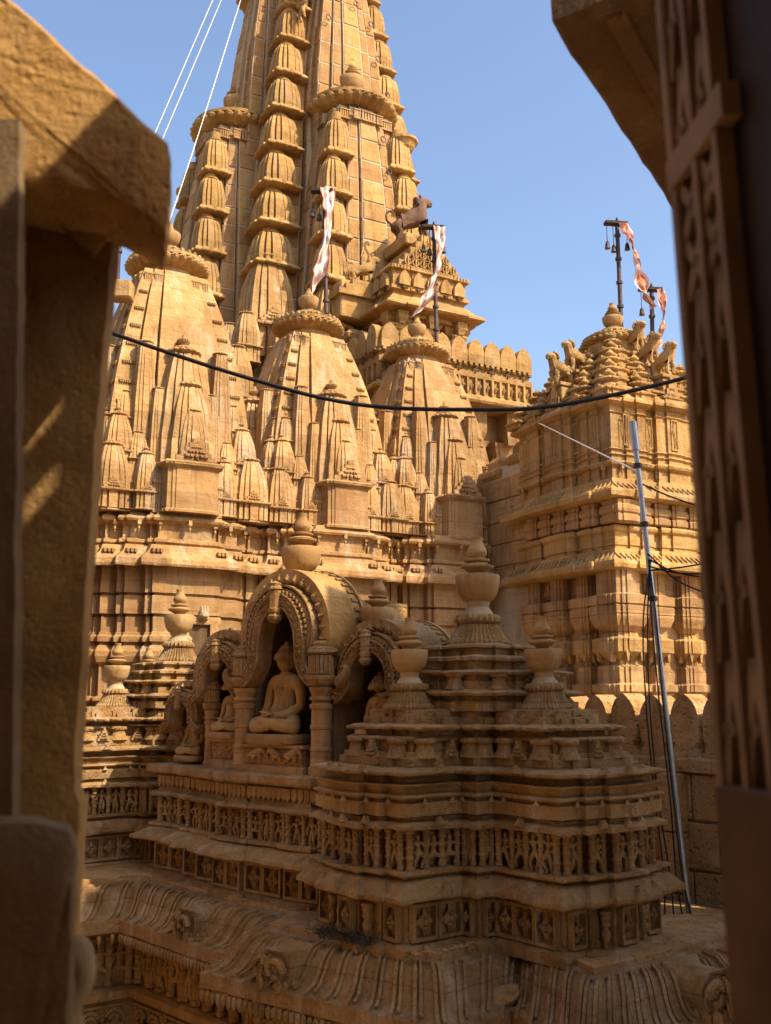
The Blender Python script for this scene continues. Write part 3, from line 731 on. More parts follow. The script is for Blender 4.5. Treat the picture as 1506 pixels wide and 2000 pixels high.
for A, C in segs:
    frieze(SH, A, C, -.962, -.765, .130, .004, cw=.046)
    flowers(SH, A, C, -1.316, -1.115, .20, .012, 3)
    pos, rz_, nn, st, u = along(A, C, .055, .0)
    for x, y in pos:     # pointed pendants under the ledge
        b = MB().add([(-.024, -.016, .09), (.024, -.016, .09), (.024, .02, .09), (-.024, .02, .09), (-.024, -.016, .03), (.024, -.016, .03), (.024, .02, .03), (-.024, .02, .03), (0, -.016, 0), (0, .02, 0)],
                     [(0, 4, 5, 1), (4, 8, 5), (1, 5, 6, 2), (5, 8, 9, 6), (0, 3, 7, 4), (4, 7, 9, 8), (0, 1, 2, 3)])
        b.build('pendant', TAN, SH, (x + nn[0] * .01, y + nn[1] * .01, -.685), rz_)
# back wall with foliage relief
def relief(wd, ht, nx, ny, amp, fr, seed, mask=None):
    """sheet in x-z facing -y whose surface is carved with curling stems and leaves"""
    vs = []; fs = []
    for j in range(ny + 1):
        for i in range(nx + 1):
            x = wd * (i / nx - .5); z = ht * j / ny
            q = Vector((x * fr + seed, z * fr, seed * .37))
            wv = noise.noise_vector(q * .5) * .9
            d = noise.voronoi((q + wv))[0]
            r = min(1, max(0, (d[1] - d[0]) * 3.2)); k = math.sin((d[0]) * 15)
            hgt = amp * (r * .75 + .3 * k * r)
            if i in (0, nx) or j in (0, ny): hgt = 0
            vs.append((x, -hgt, z))
    for j in range(ny):
        for i in range(nx):
            a = j * (nx + 1) + i; fs.append((a, a + 1, a + nx + 2, a + nx + 1))
    return MB().add(vs, fs)
b = MB().box(-1.66, -.42, .55, 1.2, -.5, .12, .01).box(.42, 1.25, .55, 1.2, -.5, .12, .01).box(-.42, .42, .335, 1.2, -.5, .60, .01); b.box(-.27, .25, .337, 1.1, .5, .76).box(-.46, -.41, .10, .6, -.5, .3).box(.39, .44, .10, .6, -.5, .3).box(-1.10, -1.06, .2, .6, -.5, -.0).box(1.02, 1.06, .2, .6, -.5, .0); b.build('back_wall', TAN, SH)
relief(.86, 1.05, 60, 72, .030, 16, 3.3).build('carved_backdrop', TAN, SH, (0, .330, -.5))
for cx, wd in ((.80, .5), (-.80, .5), (-1.36, .45)):
    relief(wd, .75, 36, 54, .028, 18, cx * 5).build('carved_backdrop', TAN, SH, (cx, .42 if cx > -1 else .5, -.5))
    MB().box(cx - .3, cx + .3, .43 if cx > -1 else .51, .56, -.5, .30 if cx > -1 else .06).build('niche_back', TAN, SH)
# pillars
PIL = MB().lathe([(.088, 0), (.088, .05), (.076, .06), (.074, .16), (.08, .165), (.08, .185), (.073, .19), (.072, .31), (.079, .315), (.079, .335), (.072, .34), (.071, .445), (.082, .45), (.086, .475), (.074, .482), (.066, .49), (.066, .505), (.084, .512), (.084, .527), (.07, .535), (.074, .555), (.086, .575), (.088, .60), (.07, .602)], 28).wear(.004, 6).mesh('pillar', PINK, True)
def capital(x, y, z, k=1.0):
    b = MB().lathe([(.07, 0), (.10, .02), (.115, .05), (.115, .07), (.09, .08), (.085, .22), (.10, .225), (.115, .24), (.10, .265), (.07, .28), (.075, .30), (.05, .32)], 8)
    me = b.wear(.004, 7).mesh('capital', TAN)
    o = put('capital', me, SH, (x, y, z), rad(22.5), k)
    bars = MB()
    for i in range(10):
        a = -math.pi / 2 + (i - 4.5) * .30 - rad(22.5); bars.merge(MB().box(-.007, .007, -.012, .012, .09, .215), Matrix.Translation((math.cos(a) * .093, math.sin(a) * .093, 0)) @ Matrix.Rotation(a, 4, 'Z'))
    bars.build('slat', TAN, o)
    return o
for x, y in ((-.42, .02), (.395, .02), (-.98, .16), (1.06, .14)):
    k = 1.0 if abs(x) < .5 else .72; z = -.5 if abs(x) < .5 else -.5
    put('pillar', PIL, SH, (x, y, z), 0, (k, k, k))
    capital(x, y, z + .6 * k, k)
# arches
def bez(ctrl, n):
    """Catmull-Rom through the control points"""
    P = [Vector((c[0], 0, c[1])) for c in ctrl]; P = [P[0] * 2 - P[1]] + P + [P[-1] * 2 - P[-2]]; out = []
    for i in range(1, len(P) - 2):
        for k in range(n):
            t = k / n; a, b_, c, d = P[i - 1], P[i], P[i + 1], P[i + 2]
            out.append(.5 * ((2 * b_) + (c - a) * t + (2 * a - 5 * b_ + 4 * c - d) * t * t + (-a + 3 * b_ - 3 * c + d) * t ** 3))
    out.append(P[-2]); return out
def arch_band(curve, o0, o1, y0, y1, lift=0.0):
    """solid band that follows the curve between offsets o0 and o1 outward, y0 (front) to y1"""
    n = len(curve); rings = []
    for i, p in enumerate(curve):
        t = (curve[min(i + 1, n - 1)] - curve[max(i - 1, 0)]).normalized(); nr = Vector((-t.z, 0, t.x))
        A = p + nr * o0; B = p + nr * o1; yl = y0 - lift
        rings.append([(A.x, y0, A.z), (A.x, y1, A.z), (B.x, y1, B.z), (B.x, y0, B.z), ((A.x + B.x) / 2, yl, (A.z + B.z) / 2)])
    return MB().loft(rings)
def arch_relief(curve, o0, o1, y, amp, fr, seed, m=8, sub=3):
    n = len(curve); vs = []; fs = []
    for i in range(n):
        p = curve[i]; t = (curve[min(i + 1, n - 1)] - curve[max(i - 1, 0)]).normalized(); nr = Vector((-t.z, 0, t.x))
        for j in range(m + 1):
            q = p + nr * (o0 + (o1 - o0) * j / m)
            w_ = Vector((q.x * fr + seed, q.z * fr, seed)); w_ = w_ + noise.noise_vector(w_ * .5) * .8
            d = noise.voronoi(w_)[0]; h = amp * min(1, max(0, (d[1] - d[0]) * 3)) * (0 if j in (0, m) else 1)
            vs.append((q.x, y - h, q.z))
    for i in range(n - 1):
        for j in range(m): a = i * (m + 1) + j; fs.append((a + 1, a, a + m + 1, a + m + 2))
    return MB().add(vs, fs)
def torana(cx, zs, W, Hh, depth, front, name='arch', petals=17, scale=1.0):
    """ogee arch: springs at z = zs with half width W and rises Hh; parts in layers plus a barrel hood"""
    G = None
    half = [(-W * 1.12, -.02), (-W * 1.0, .0), (-W * .80, Hh * .10), (-W * .62, Hh * .30), (-W * .60, Hh * .52), (-W * .52, Hh * .74), (-W * .30, Hh * .93), (0, Hh * 1.0)]
    ctrl = [(cx + x, zs + z) for x, z in half] + [(cx - x, zs + z) for x, z in reversed(half[:-1])]
    cv = bez(ctrl, 10); s = scale
    A = arch_band(cv, 0, .022 * s, front - .02, front + .12, .008).build(name, TAN, SH, wear=.002)
    arch_relief(cv, .022 * s, .088 * s, front - .012, .022, 30, cx * 3).build('carved_band', TAN, A)
    arch_band(cv, .02 * s, .09 * s, front - .010, front + .14).build('band_backing', TAN, A)
    arch_band(cv, .088 * s, .104 * s, front - .026, front + .10, .004).build('moulding', TAN, A)
    # round outer rings
    r0 = W * .60 + .112 * s; zc = zs + Hh + .112 * s - r0
    def arc(r, a0, a1, n): return [Vector((cx - r * math.cos(a0 + (a1 - a0) * i / n), 0, zc + r * math.sin(a0 + (a1 - a0) * i / n))) for i in range(n + 1)]
    a0, a1 = rad(-28), rad(208)
    c1 = arc(r0, a0, a1, 60)
    arch_band(c1, -.02 * s, .028 * s, front + .01, front + .18, .016).build('moulding', TAN, A)
    for i in range(1, 60, 2):        # little studs on the moulding
        q = c1[i]; put('stud', STUD, A, (q.x, front - .012, q.z), 0, (.012 * s, .012, .016 * s))
    c2 = arc(r0 + .04 * s, a0, a1, 60)
    arch_band(c2, 0, .014 * s, front + .0, front + .2).build('moulding', TAN, A)
    c3 = arc(r0 + .056 * s, rad(-18), rad(198), petals)
    arch_band(arc(r0 + .056 * s, a0, a1, 60), -.004, .085 * s, front + .075, front + .22).build('petal_bed', TAN, A)
    for i in range(petals + 1):
        q = c3[i]; ang = rad(-18) + (rad(216)) * i / petals
        put('petal', FANPETAL, A, (q.x, front + .070, q.z), rot=(0, -(math.pi / 2 - ang), 0), sc=(.080 * s, .15, .105 * s))
    # hood: thick barrel running back
    ro = r0 + .145 * s
    hood = arc(ro, rad(-20), rad(200), 48)
    arch_band(hood, -.05 * s, .022 * s, front + .055, front + depth).wear(.004, 5, cx).build('hood', TAN if scale < 1 else GOLD, A)
    hb = MB()
    for i in range(3, 46, 2):
        t = (hood[i + 1] - hood[i - 1]).normalized(); a = math.atan2(t.z, t.x)
        M_ = Matrix.Translation((hood[i].x, front + .055 + depth * .78, hood[i].z)) @ Matrix.Rotation(-a, 4, 'Y')
        hb.merge(MB().box(-.013 * s, .013 * s, -.03, .03, .018 * s, .034 * s), M_)
    hb.build('dentil_row', TAN, A)['kind'] = 'stuff'
    arch_band(hood, .018 * s, .040 * s, front + .055 + depth * .88, front + depth + .03).build('hood_rim', GOLD, A)
    # fill behind the rings up to the hood
    arch_band(arc(r0, rad(-20), rad(200), 40), -.0, .10 * s, front + .14, front + depth * .98).build('vault', TAN, A)
    # pendant boss at the apex
    b = MB().lathe([(.0, -.10), (.03, -.095), (.05, -.07), (.055, -.05), (.04, -.035), (.05, -.02), (.05, .0), (.045, .01), (.045, .13), (.055, .14), (.04, .165), (.045, .18), (.0, .20)], 8)
    b.build('apex_boss', TAN, A, (cx, front - .03, zs + Hh - .01), 0, sc=s)
    return A, zc, ro
STUD = MB().lathe([(0, -1), (.8, -.7), (1, 0), (.8, .7), (0, 1)], 6).mesh('stud', TAN)
MAIN, zc0, ro0 = torana(-.01, .12, .315, .55, .40, -.04, 'arch', 19, 1.04)
RA, zc1, ro1 = torana(.80, .0, .27, .33, .50, .06, 'arch', 15, .82)
LA, zc2, ro2 = torana(-.80, .0, .27, .33, .50, .06, 'arch', 15, .82)
FA, zc3, ro3 = torana(-1.40, -.24, .20, .24, .36, .16, 'arch', 13, .62)
# tails where the arch ends curl into makara heads
for cx, zz, yy, k in ((.52, .12, .05, 1), (-.54, .12, .05, 1)):
    b = skin([(0, 0, 0, .05), (.05, -.02, .01, .055), (.10, -.03, .05, .045), (.12, -.03, .10, .03), (.09, -.03, .13, .018)], [(0, 1), (1, 2), (2, 3), (3, 4)], 1)
    if cx < 0: b.v = [(-x, y, z) for x, y, z in b.v]; b.f = [tuple(reversed(f)) for f in b.f]
    b.build('beast_head', TAN, SH, (cx, yy, zz), smooth=True)
# ------------------------------------------------------------------ seated saints
def seated():
    b = skin([(0, .0, .075, .105, .085), (0, .01, .16, .082, .066), (0, .01, .25, .100, .068), (0, .012, .315, .088, .058), (0, .01, .352, .042, .04), (0, .0, .385, .040, .042),
              (-.115, .012, .322, .044), (-.15, .01, .24, .038), (-.162, .0, .165, .034), (-.115, -.075, .118, .030), (-.045, -.125, .100, .024), (-.005, -.14, .098, .019),
              (.115, .012, .322, .044), (.15, .01, .24, .038), (.162, .0, .165, .034), (.115, -.075, .118, .030), (.045, -.125, .108, .024), (.005, -.14, .108, .019),
              (-.10, -.02, .06, .072), (-.185, -.085, .050, .056), (-.20, -.105, .045, .05), (-.09, -.145, .045, .042), (.03, -.165, .055, .032), (.075, -.17, .06, .020),
              (.10, -.02, .06, .072), (.185, -.085, .050, .056), (.20, -.105, .045, .05), (.09, -.15, .06, .040), (-.03, -.165, .075, .030), (-.08, -.165, .078, .020)],
             [(0, 1), (1, 2), (2, 3), (3, 4), (4, 5), (3, 6), (6, 7), (7, 8), (8, 9), (9, 10), (10, 11), (3, 12), (12, 13), (13, 14), (14, 15), (15, 16), (16, 17),
              (0, 18), (18, 19), (19, 20), (20, 21), (21, 22), (22, 23), (0, 24), (24, 25), (25, 26), (26, 27), (27, 28), (28, 29)], 2)
    # head: an egg with brow, nose, lips, chin, long ears
    vs = []; fs = []; nu, nv = 28, 22
    for j in range(nv + 1):
        v = math.pi * j / nv
        for i in range(nu):
            u = 2 * math.pi * i / nu
            x, y, z = math.sin(v) * math.sin(u), -math.sin(v) * math.cos(u), math.cos(v)
            k = 1 - .18 * max(0, -z) * (1 - .4 * max(0, -y))
            x *= .058 * k; y *= .064 * k; z *= .078
            if y < -.02:
                f = max(0, 1 - abs(x) / .014)
                y -= .014 * f * max(0, 1 - abs(z + .010) / .026) * (1.3 if z < -.008 else .8)
                y -= .005 * max(0, 1 - abs(z + .040) / .008) * max(0, 1 - abs(x) / .024)
                y += .007 * sum(max(0, 1 - math.hypot((x - sx * .022) / .015, (z - .008) / .011)) for sx in (-1, 1))
                y -= .004 * max(0, 1 - abs(z - .024) / .008) * max(0, 1 - abs(abs(x) - .022) / .02)
            vs.append((x, y + .0, z + .445))
    for j in range(nv):
        for i in range(nu): a = j * nu + i; c = j * nu + (i + 1) % nu; fs.append((a, a + nu, c + nu, c))
    b.add(vs, fs)
    for sx in (-1, 1):
        b.lathe([(0, -.05), (.010, -.045), (.013, -.01), (.016, .015), (.010, .03), (0, .034)], 8, (sx * .060, .008, .440), sx=.6, sy=1.4)
    # open hands: palms up in the lap, five fingers each
    for sx, zz in ((-1, .112), (1, .124)):
        ft = [(.030, .008), (.040, -.004), (.042, -.018), (.036, -.031)]
        for k, (ln, oy) in enumerate(ft):
            b.tube([(sx * .012, -.137 + oy * .6, zz), (-sx * .018, -.140 + oy, zz + .004), (-sx * (.018 + ln), -.142 + oy, zz + .010)], [.009, .0075, .005], 6)
        b.tube([(sx * .03, -.125, zz), (sx * .012, -.115, zz + .016), (-sx * .006, -.118, zz + .024)], [.010, .008, .005], 6)
    return b
SEAT = seated(); SEAT_M = SEAT.wear(.0015, 14).mesh('seated_body', POT, True)
hb = MB().lathe([(.052, -.004), (.060, .01), (.060, .03), (.050, .052), (.028, .066), (.026, .082), (.0, .092)], 20, (0, .004, .452))
hs = random.Random(5)
for j in range(6):
    for i in range(18):
        a = 2 * math.pi * (i + .5 * (j % 2)) / 18; v = .25 + j * .20; r = .060 * math.cos(v * .95)
        if math.sin(a) > -.62 or j > 2: hb.lathe([(0, -.006), (.007, -.003), (.007, .003), (0, .007)], 5, (r * math.cos(a), .004 + r * math.sin(a), .468 + .052 * math.sin(v)))
HAIR_M = hb.mesh('hair_curls', POT, True)
cb_ = MB()
cb_.add([(0, 0, .022), (.014, 0, 0), (0, 0, -.022), (-.014, 0, 0), (0, -.010, 0)], [(0, 4, 1), (1, 4, 2), (2, 4, 3), (3, 4, 0)][::-1])
CHEST_M = cb_.mesh('chest_diamond', PINK)
rb_ = MB(); 
for sx in (-1, 1): rb_.merge(MB().lathe([(.007, -.003), (.011, -.003), (.011, .003), (.007, .003)], 12), Matrix.Translation((sx * .036, 0, 0)) @ Matrix.Rotation(rad(90), 4, 'X'))
RING_M = rb_.mesh('chest_ring', TAN)
CUSH = MB().loft([[(x * .235 * k, -.055 + .135 * y_ * k, z) for x, y_ in [(math.copysign(abs(math.cos(a)) ** .45, math.cos(a)), math.copysign(abs(math.sin(a)) ** .45, math.sin(a))) for a in [2 * math.pi * i / 32 for i in range(32)]]] for k, z in ((.93, 0), (.99, .012), (1, .035), (.99, .055), (.93, .07))]).mesh('cushion', PINK, True)
PAR = MB().lathe([(.02, -.01), (.10, -.03), (.11, -.015), (.095, .02), (.09, .03), (.08, .03), (.07, .055), (.06, .06), (.05, .085), (.02, .10), (.015, .12), (0, .125)], 24, lobes=12, amp=.05).mesh('parasol', TAN, True)
def saint(loc, s, label, cat='statue', chest=True):
    R = thing('seated_statue', label, cat, loc, DH, 'seated stone saints in the niches')
    put('seated_body', SEAT_M, R, (0, 0, .065 * s), 0, (s, s, s * 1.12)); put('hair_curls', HAIR_M, R, (0, 0, .065 * s), 0, (s, s, s * 1.12))
    if chest:
        put('chest_diamond', CHEST_M, R, (0, -.064 * s, .385 * s), 0, s); put('chest_ring', RING_M, R, (0, -.060 * s, .367 * s), 0, s)
    put('cushion', CUSH, R, (0, 0, 0), 0, s)
    return R
def pedestal(x, y, wd, dp, z0, z1):
    h = z1 - z0
    b = MB().sweep(rect(-wd, wd, -dp, dp), [(.01, 0), (.01, h * .22), (-.005, h * .26), (-.02, h * .28), (-.02, h * .86), (.0, h * .88), (.01, h * .91), (.01, h)]); b.wear(.003, 7)
    o = b.build('pedestal', PINK, SH, (x, y, z0))
    relief(wd * 1.86, h * .54, 34, 20, .016, 22, x * 9).build('carved_panel', PINK, o, (0, -dp + .017, h * .30))
    return o
pd = pedestal(-.06, .13, .33, .17, -.50, -.305)
for q, kx in ((-.17, 1), (.08, -1), (.2, 1)):       # little elephants on the pedestal
    b = skin([(0, 0, .07, .036), (.05, 0, .072, .032), (.085, -.004, .085, .026), (.105, -.006, .06, .012), (.11, -.006, .025, .008), (.045, 0, .02, .015), (.045, 0, 0, .015), (-.02, 0, .02, .016), (-.02, 0, 0, .016)],
             [(0, 1), (1, 2), (2, 3), (3, 4), (1, 5), (5, 6), (0, 7), (7, 8)], 1)
    b.v = [(x * kx, y, z) for x, y, z in b.v]
    if kx < 0: b.f = [tuple(reversed(f)) for f in b.f]
    b.build('elephant_relief', PINK, pd, (q, -.165, .075), smooth=True, sc=1.05)
saint(D(-.085, .11, -.305), 1.08, 'large seated stone saint with a chest diamond, hands in lap, under the big arch')
put('parasol', PAR, SH, (-.08, .12, .325), 0, .9)
pedestal(.80, .20, .17, .10, -.50, -.30); saint(D(.80, .18, -.30), .72, 'small seated saint in the right arch, beside the near pavilion steps'); put('parasol', PAR, SH, (.80, .18, .10), 0, .8)
pedestal(-.76, .20, .17, .10, -.50, -.28); saint(D(-.76, .18, -.28), .70, 'small seated saint left of the big arch, in the sloping half arch'); put('parasol', PAR, SH, (-.76, .18, .11), 0, .8)
saint(D(-1.38, .30, -.48), .66, 'smallest seated figure in the low arch at the left end of the niche row')
for x, k in ((-.30, 0), (.31, 2)):    # standing attendants beside the saint
    put('attendant', POSE_D[k], SH, (x, .27, -.27), 0, (.42, .42, .42))
for z in (.02, .14):
    for x in (-.2, .24): put('carved_figure', POSE_D[(int(z * 50) + (x > 0)) % 6], SH, (x, .315, z - .1), 0, .2)
pot(D(-.135, .30, .885), 1.28, 'sunlit pot on the crown of the big arch, against the temple eave', ('foot', 'bowl', 'disc', 'bud'), drop=.165)
pot(D(.60, .36, .435), 1.02, 'rough pitted pot on the right side arch, next to the big arch', ('foot', 'bowl', 'disc', 'bud'), drop=.165, tilt=(0, .03))
# ------------------------------------------------------------------ ribbed eave roof under the pavilions
def inset(poly, o):
    n = len(poly); out = []
    for i in range(n):
        p, q, r = poly[i - 1], poly[i], poly[(i + 1) % n]
        d1 = Vector((q[0] - p[0], q[1] - p[1])).normalized(); d2 = Vector((r[0] - q[0], r[1] - q[1])).normalized()
        n1 = Vector((d1.y, -d1.x)); n2 = Vector((d2.y, -d2.x)); k = 1 + n1.dot(n2)
        m_ = (n1 + n2) / max(k, .3); out.append((q[0] - m_.x * o, q[1] - m_.y * o))
    return out
CH = [(-4.4, 2.62), (-1.36, 2.50), (-1.25, 1.02), (-1.60, .78), (-1.16, -1.0), (-.68, -.93), (-.98, -1.68), (.35, -1.66), (1.7, -1.60), (1.7, 4.4), (-4.4, 4.4)]
ER = thing('eave_roof', 'broad ribbed stone eave carrying the pavilions above the dark court', 'roof', tuple(PO), PH)
OG = [(-.0, -1.605), (-.05, -1.598), (-.10, -1.572), (-.14, -1.520), (-.175, -1.455), (-.22, -1.410), (-.29, -1.398)]
b = MB().sweep(CH, [(-.25, -1.74), (-.02, -1.70), (0, -1.69)] + OG + [(-.30, -1.385), (-.34, -1.378), (-.35, -1.362)], .10, (False, False))
b.wear(.010, 4); b.build('eave_slab', TAN, ER)
b = MB().sweep(inset(CH, .34), [(0, -1.50), (0, -1.350)], .2, (False, True)); b.wear(.006, 3); b.build('roof_deck', ROUGH, ER)
rings_ = [inset(CH, -o) for o, z in OG]
def rib_path(k, t): return [Vector((r[k][0] + (r[k + 1][0] - r[k][0]) * t, r[k][1] + (r[k + 1][1] - r[k][1]) * t, z)) for r, (o, z) in zip(rings_, OG)]
def rib_mesh(path, wd, hgt, path2=None):
    rings = []
    for i, p in enumerate(path):
        d = (path[min(i + 1, len(path) - 1)] - path[max(i - 1, 0)]).normalized(); sd = d.cross(Vector((0, 0, 1))).normalized(); up = sd.cross(d)
        if up.z < 0: up = -up
        rings.append([tuple(p - sd * wd - up * .02), tuple(p + sd * wd - up * .02), tuple(p + sd * wd * .8 + up * hgt), tuple(p - sd * wd * .8 + up * hgt)])
    return MB().loft(rings)
for k, n0 in ((0, 16), (1, 10), (2, 3), (3, 12), (4, 3), (5, 5), (6, 10), (7, 8)):
    for i in range(n0):
        t0 = (i + .5) / n0
        if k == 0 and t0 < .45: continue
        # a rib: broad flat band with a narrow raised line either side
        L_ = math.hypot(CH[k + 1][0] - CH[k][0], CH[k + 1][1] - CH[k][1]); e = .020 / L_
        pth = [p + noise.noise_vector(p * 6) * .004 for p in rib_path(k, t0)]
        rib_mesh(pth, .012, .020).build('rib', TAN, ER)
        p2 = [p + noise.noise_vector(p * 6) * .004 for p in rib_path(k, min(1, t0 + .045 / L_))]
        rib_mesh(p2[1:], .010, .018).build('rib_line', TAN, ER)
        if i % 2 == 0 and i + 1 < n0:
            q = rib_path(k, (i + 1.5) / n0)
            rib_mesh([pth[-1], (pth[-1] + q[-1]) / 2 + Vector((0, 0, .004)), q[-1]], .012, .014).build('rib_cap', TAN, ER)
# small drips along the lip
for k, n0 in ((0, 30), (1, 34), (3, 40), (6, 26)):
    db = MB()
    for i in range(n0):
        p = rib_path(k, (i + .5) / n0)[0]
        db.lathe([(0, -.055), (.014, -.03), (.018, 0), (.010, .02)], 5, (p.x, p.y, -1.72))
    o = db.build('drip_row', TAN, ER, (0, 0, 0))
def inset_pt(x, y, k): return (x, y)
# paired scrolls with an elephant-like hump on the eave
def scroll(r, turns, sx):
    pts = []
    for i in range(22):
        a = i / 21 * turns * 2 * math.pi; rr = r * (1 - .75 * i / 21); pts.append((sx * (rr * math.cos(a)), 0, rr * math.sin(a)))
    return pts
mk = skin([(0, 0, 0, .11), (.0, .10, .02, .10), (.0, .2, .05, .07), (0, -.09, .0, .085)], [(0, 1), (1, 2), (0, 3)], 2)
mk.v = [(x * 1.15, y, z) for x, y, z in mk.v]
for sx in (-1, 1):
    mk.tube([(p[0] + sx * .055, -.145 - .01 * sx, p[2] + .02) for p in scroll(.060, 1.3, sx)], [.020 - .0005 * i for i in range(22)], 7)
    mk.tube([(sx * .012, -.17, -.06), (sx * .03, -.18, .0), (sx * .012, -.17, .05), (sx * .03, -.16, .10)], [.016, .015, .014, .008], 6)
    for q in range(4): mk.lathe([(.0, -.04), (.022, -.02), (.024, .02), (.0, .04)], 6, (sx * (.06 + .03 * q), -.13 + .03 * q, -.07))
MK = mk.wear(.006, 9).mesh('scroll_boss', TAN, True)
def edge_rz(k): return math.atan2(CH[k + 1][1] - CH[k][1], CH[k + 1][0] - CH[k][0])
for k, t, s in ((1, .58, .95), (3, .30, 1.05), (6, .80, 1.2)):
    r = rib_path(k, t); put('scroll_boss', MK, ER, tuple(r[3] + Vector((0, 0, .0))), edge_rz(k), s)
# lime mortar patch and a crack filling where two eave blocks meet
q = rib_path(4, .9); mp_ = MB()
for i in range(9): pass
mp_ = MB().lathe([(.0, -.02), (.09, -.015), (.10, .005), (.06, .016), (0, .018)], 14, sx=1.0, sy=.65).wear(.016, 12)
put('mortar_patch', mp_.mesh('mortar_patch', ROUGH, True), ER, tuple(rib_path(4, .75)[2] + Vector((0, 0, .012))), rot=(rad(30), rad(-18), rad(-40)), sc=1.1)
# ------------------------------------------------------------------ dark carved wall of the court below the eave
CW = thing('court_wall', 'shadowed court wall with dancers and curling scrolls under the ribbed eave', 'wall', tuple(PO), PH)
lw = inset(CH, .27)
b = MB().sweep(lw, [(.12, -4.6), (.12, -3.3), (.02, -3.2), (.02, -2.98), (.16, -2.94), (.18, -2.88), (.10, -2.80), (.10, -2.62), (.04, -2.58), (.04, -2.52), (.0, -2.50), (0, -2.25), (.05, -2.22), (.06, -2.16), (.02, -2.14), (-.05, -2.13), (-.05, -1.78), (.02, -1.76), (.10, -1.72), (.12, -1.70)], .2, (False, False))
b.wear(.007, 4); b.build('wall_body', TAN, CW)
for k in (0, 1, 3):
    A, C = lw[k], lw[k + 1]
    if k == 0: A = (A[0] + (C[0] - A[0]) * .55, A[1] + (C[1] - A[1]) * .55)
    frieze(CW, A, C, -2.13, -1.775, .17, -.03, cw=.075)
    pos, rz_, nn, st, u = along(A, C, .42, .02)
    for i, (x, y) in enumerate(pos):
        sc_ = MB()
        for sx in (-1, 1): sc_.tube([(p[0] + sx * .09, -.01, p[2]) for p in scroll(.085, 1.8, sx)], [.017 - .0004 * j for j in range(22)], 6)
        sc_.box(-.205, .205, -.018, .0, -.118, -.100); sc_.box(-.205, .205, -.018, .0, .100, .118)
        for j in range(8): sc_.lathe([(0, -.02), (.018, 0), (0, .02)], 5, (-.18 + .052 * j, -.008, .075 * (-1) ** j))
        sc_.wear(.004, 8, i).build('scroll_panel', TAN, CW, (x + nn[0] * .003, y + nn[1] * .003, -2.375), rz_, smooth=True)
# ------------------------------------------------------------------ battlement wall on the right
JO = Vector((1.70, 8.50, 0)); JH = rad(-52)
JW = thing('battlement_wall', 'rough stone wall with rounded battlements and small cross openings, right of the near pavilion', 'wall', tuple(JO), JH)
half = [(-.137, 0), (-.137, .035), (-.115, .035), (-.115, .062), (-.088, .062), (-.088, .105), (-.115, .105), (-.115, .132), (-.124, .132), (-.123, .25), (-.120, .30), (-.106, .352), (-.080, .398), (-.046, .432), (-.012, .455)]
poly = half + [(-x, z) for x, z in reversed(half)]
for i in range(-3, 8):
    b = MB().prismy(list(reversed(poly)), -.11, .11); 
    b.v = [(x * (1 + .02 * noise.noise(Vector((i * 3., z * 9, 1)))), y, z * (1 + .02 * math.sin(i * 2.1))) for x, y, z in b.v]
    b.wear(.004, 7, i * 1.7).build('merlon', ROUGH, JW, (.10 + .282 * i, 0, -.402))
b = MB().sweep(rect(-1.2, 2.4, -.13, .13), [(-.02, -.51), (.015, -.505), (.02, -.47), (.02, -.42), (-.01, -.402)], .12).wear(.010, 5); b.build('coping', ROUGH, JW)
b = MB().box(-1.2, 2.4, -.06, .10, -4.2, -.505); b.build('wall_core', MORTAR, JW)
for r in range(7):
    z1 = -.512 - .34 * r; x = -1.2 + (.23 if r % 2 else 0)
    while x < 2.3:
        wd = rng.uniform(.42, .68)
        bb = MB().box(x + .006, x + wd - .006, -.105 + rng.uniform(-.004, .004), -.05, z1 - .332, z1 - .005, .012); bb.wear(.004, 6, x + r); bb.build('stone_block', ROUGH, JW); x += wd
for xp in (.84, 2.1):
    b = MB()
    for r in range(4): b.box(xp - .10, xp + .10, -.20, -.108, -.515 - .42 * (r + 1) + .008, -.515 - .42 * r, .012)
    b.wear(.004, 7).build('pilaster', ROUGH, JW)
b = MB().box(.4, 2.4, -.30, -.10, -1.85, -1.66, .02).wear(.01, 5); b.build('base_step', ROUGH, JW)
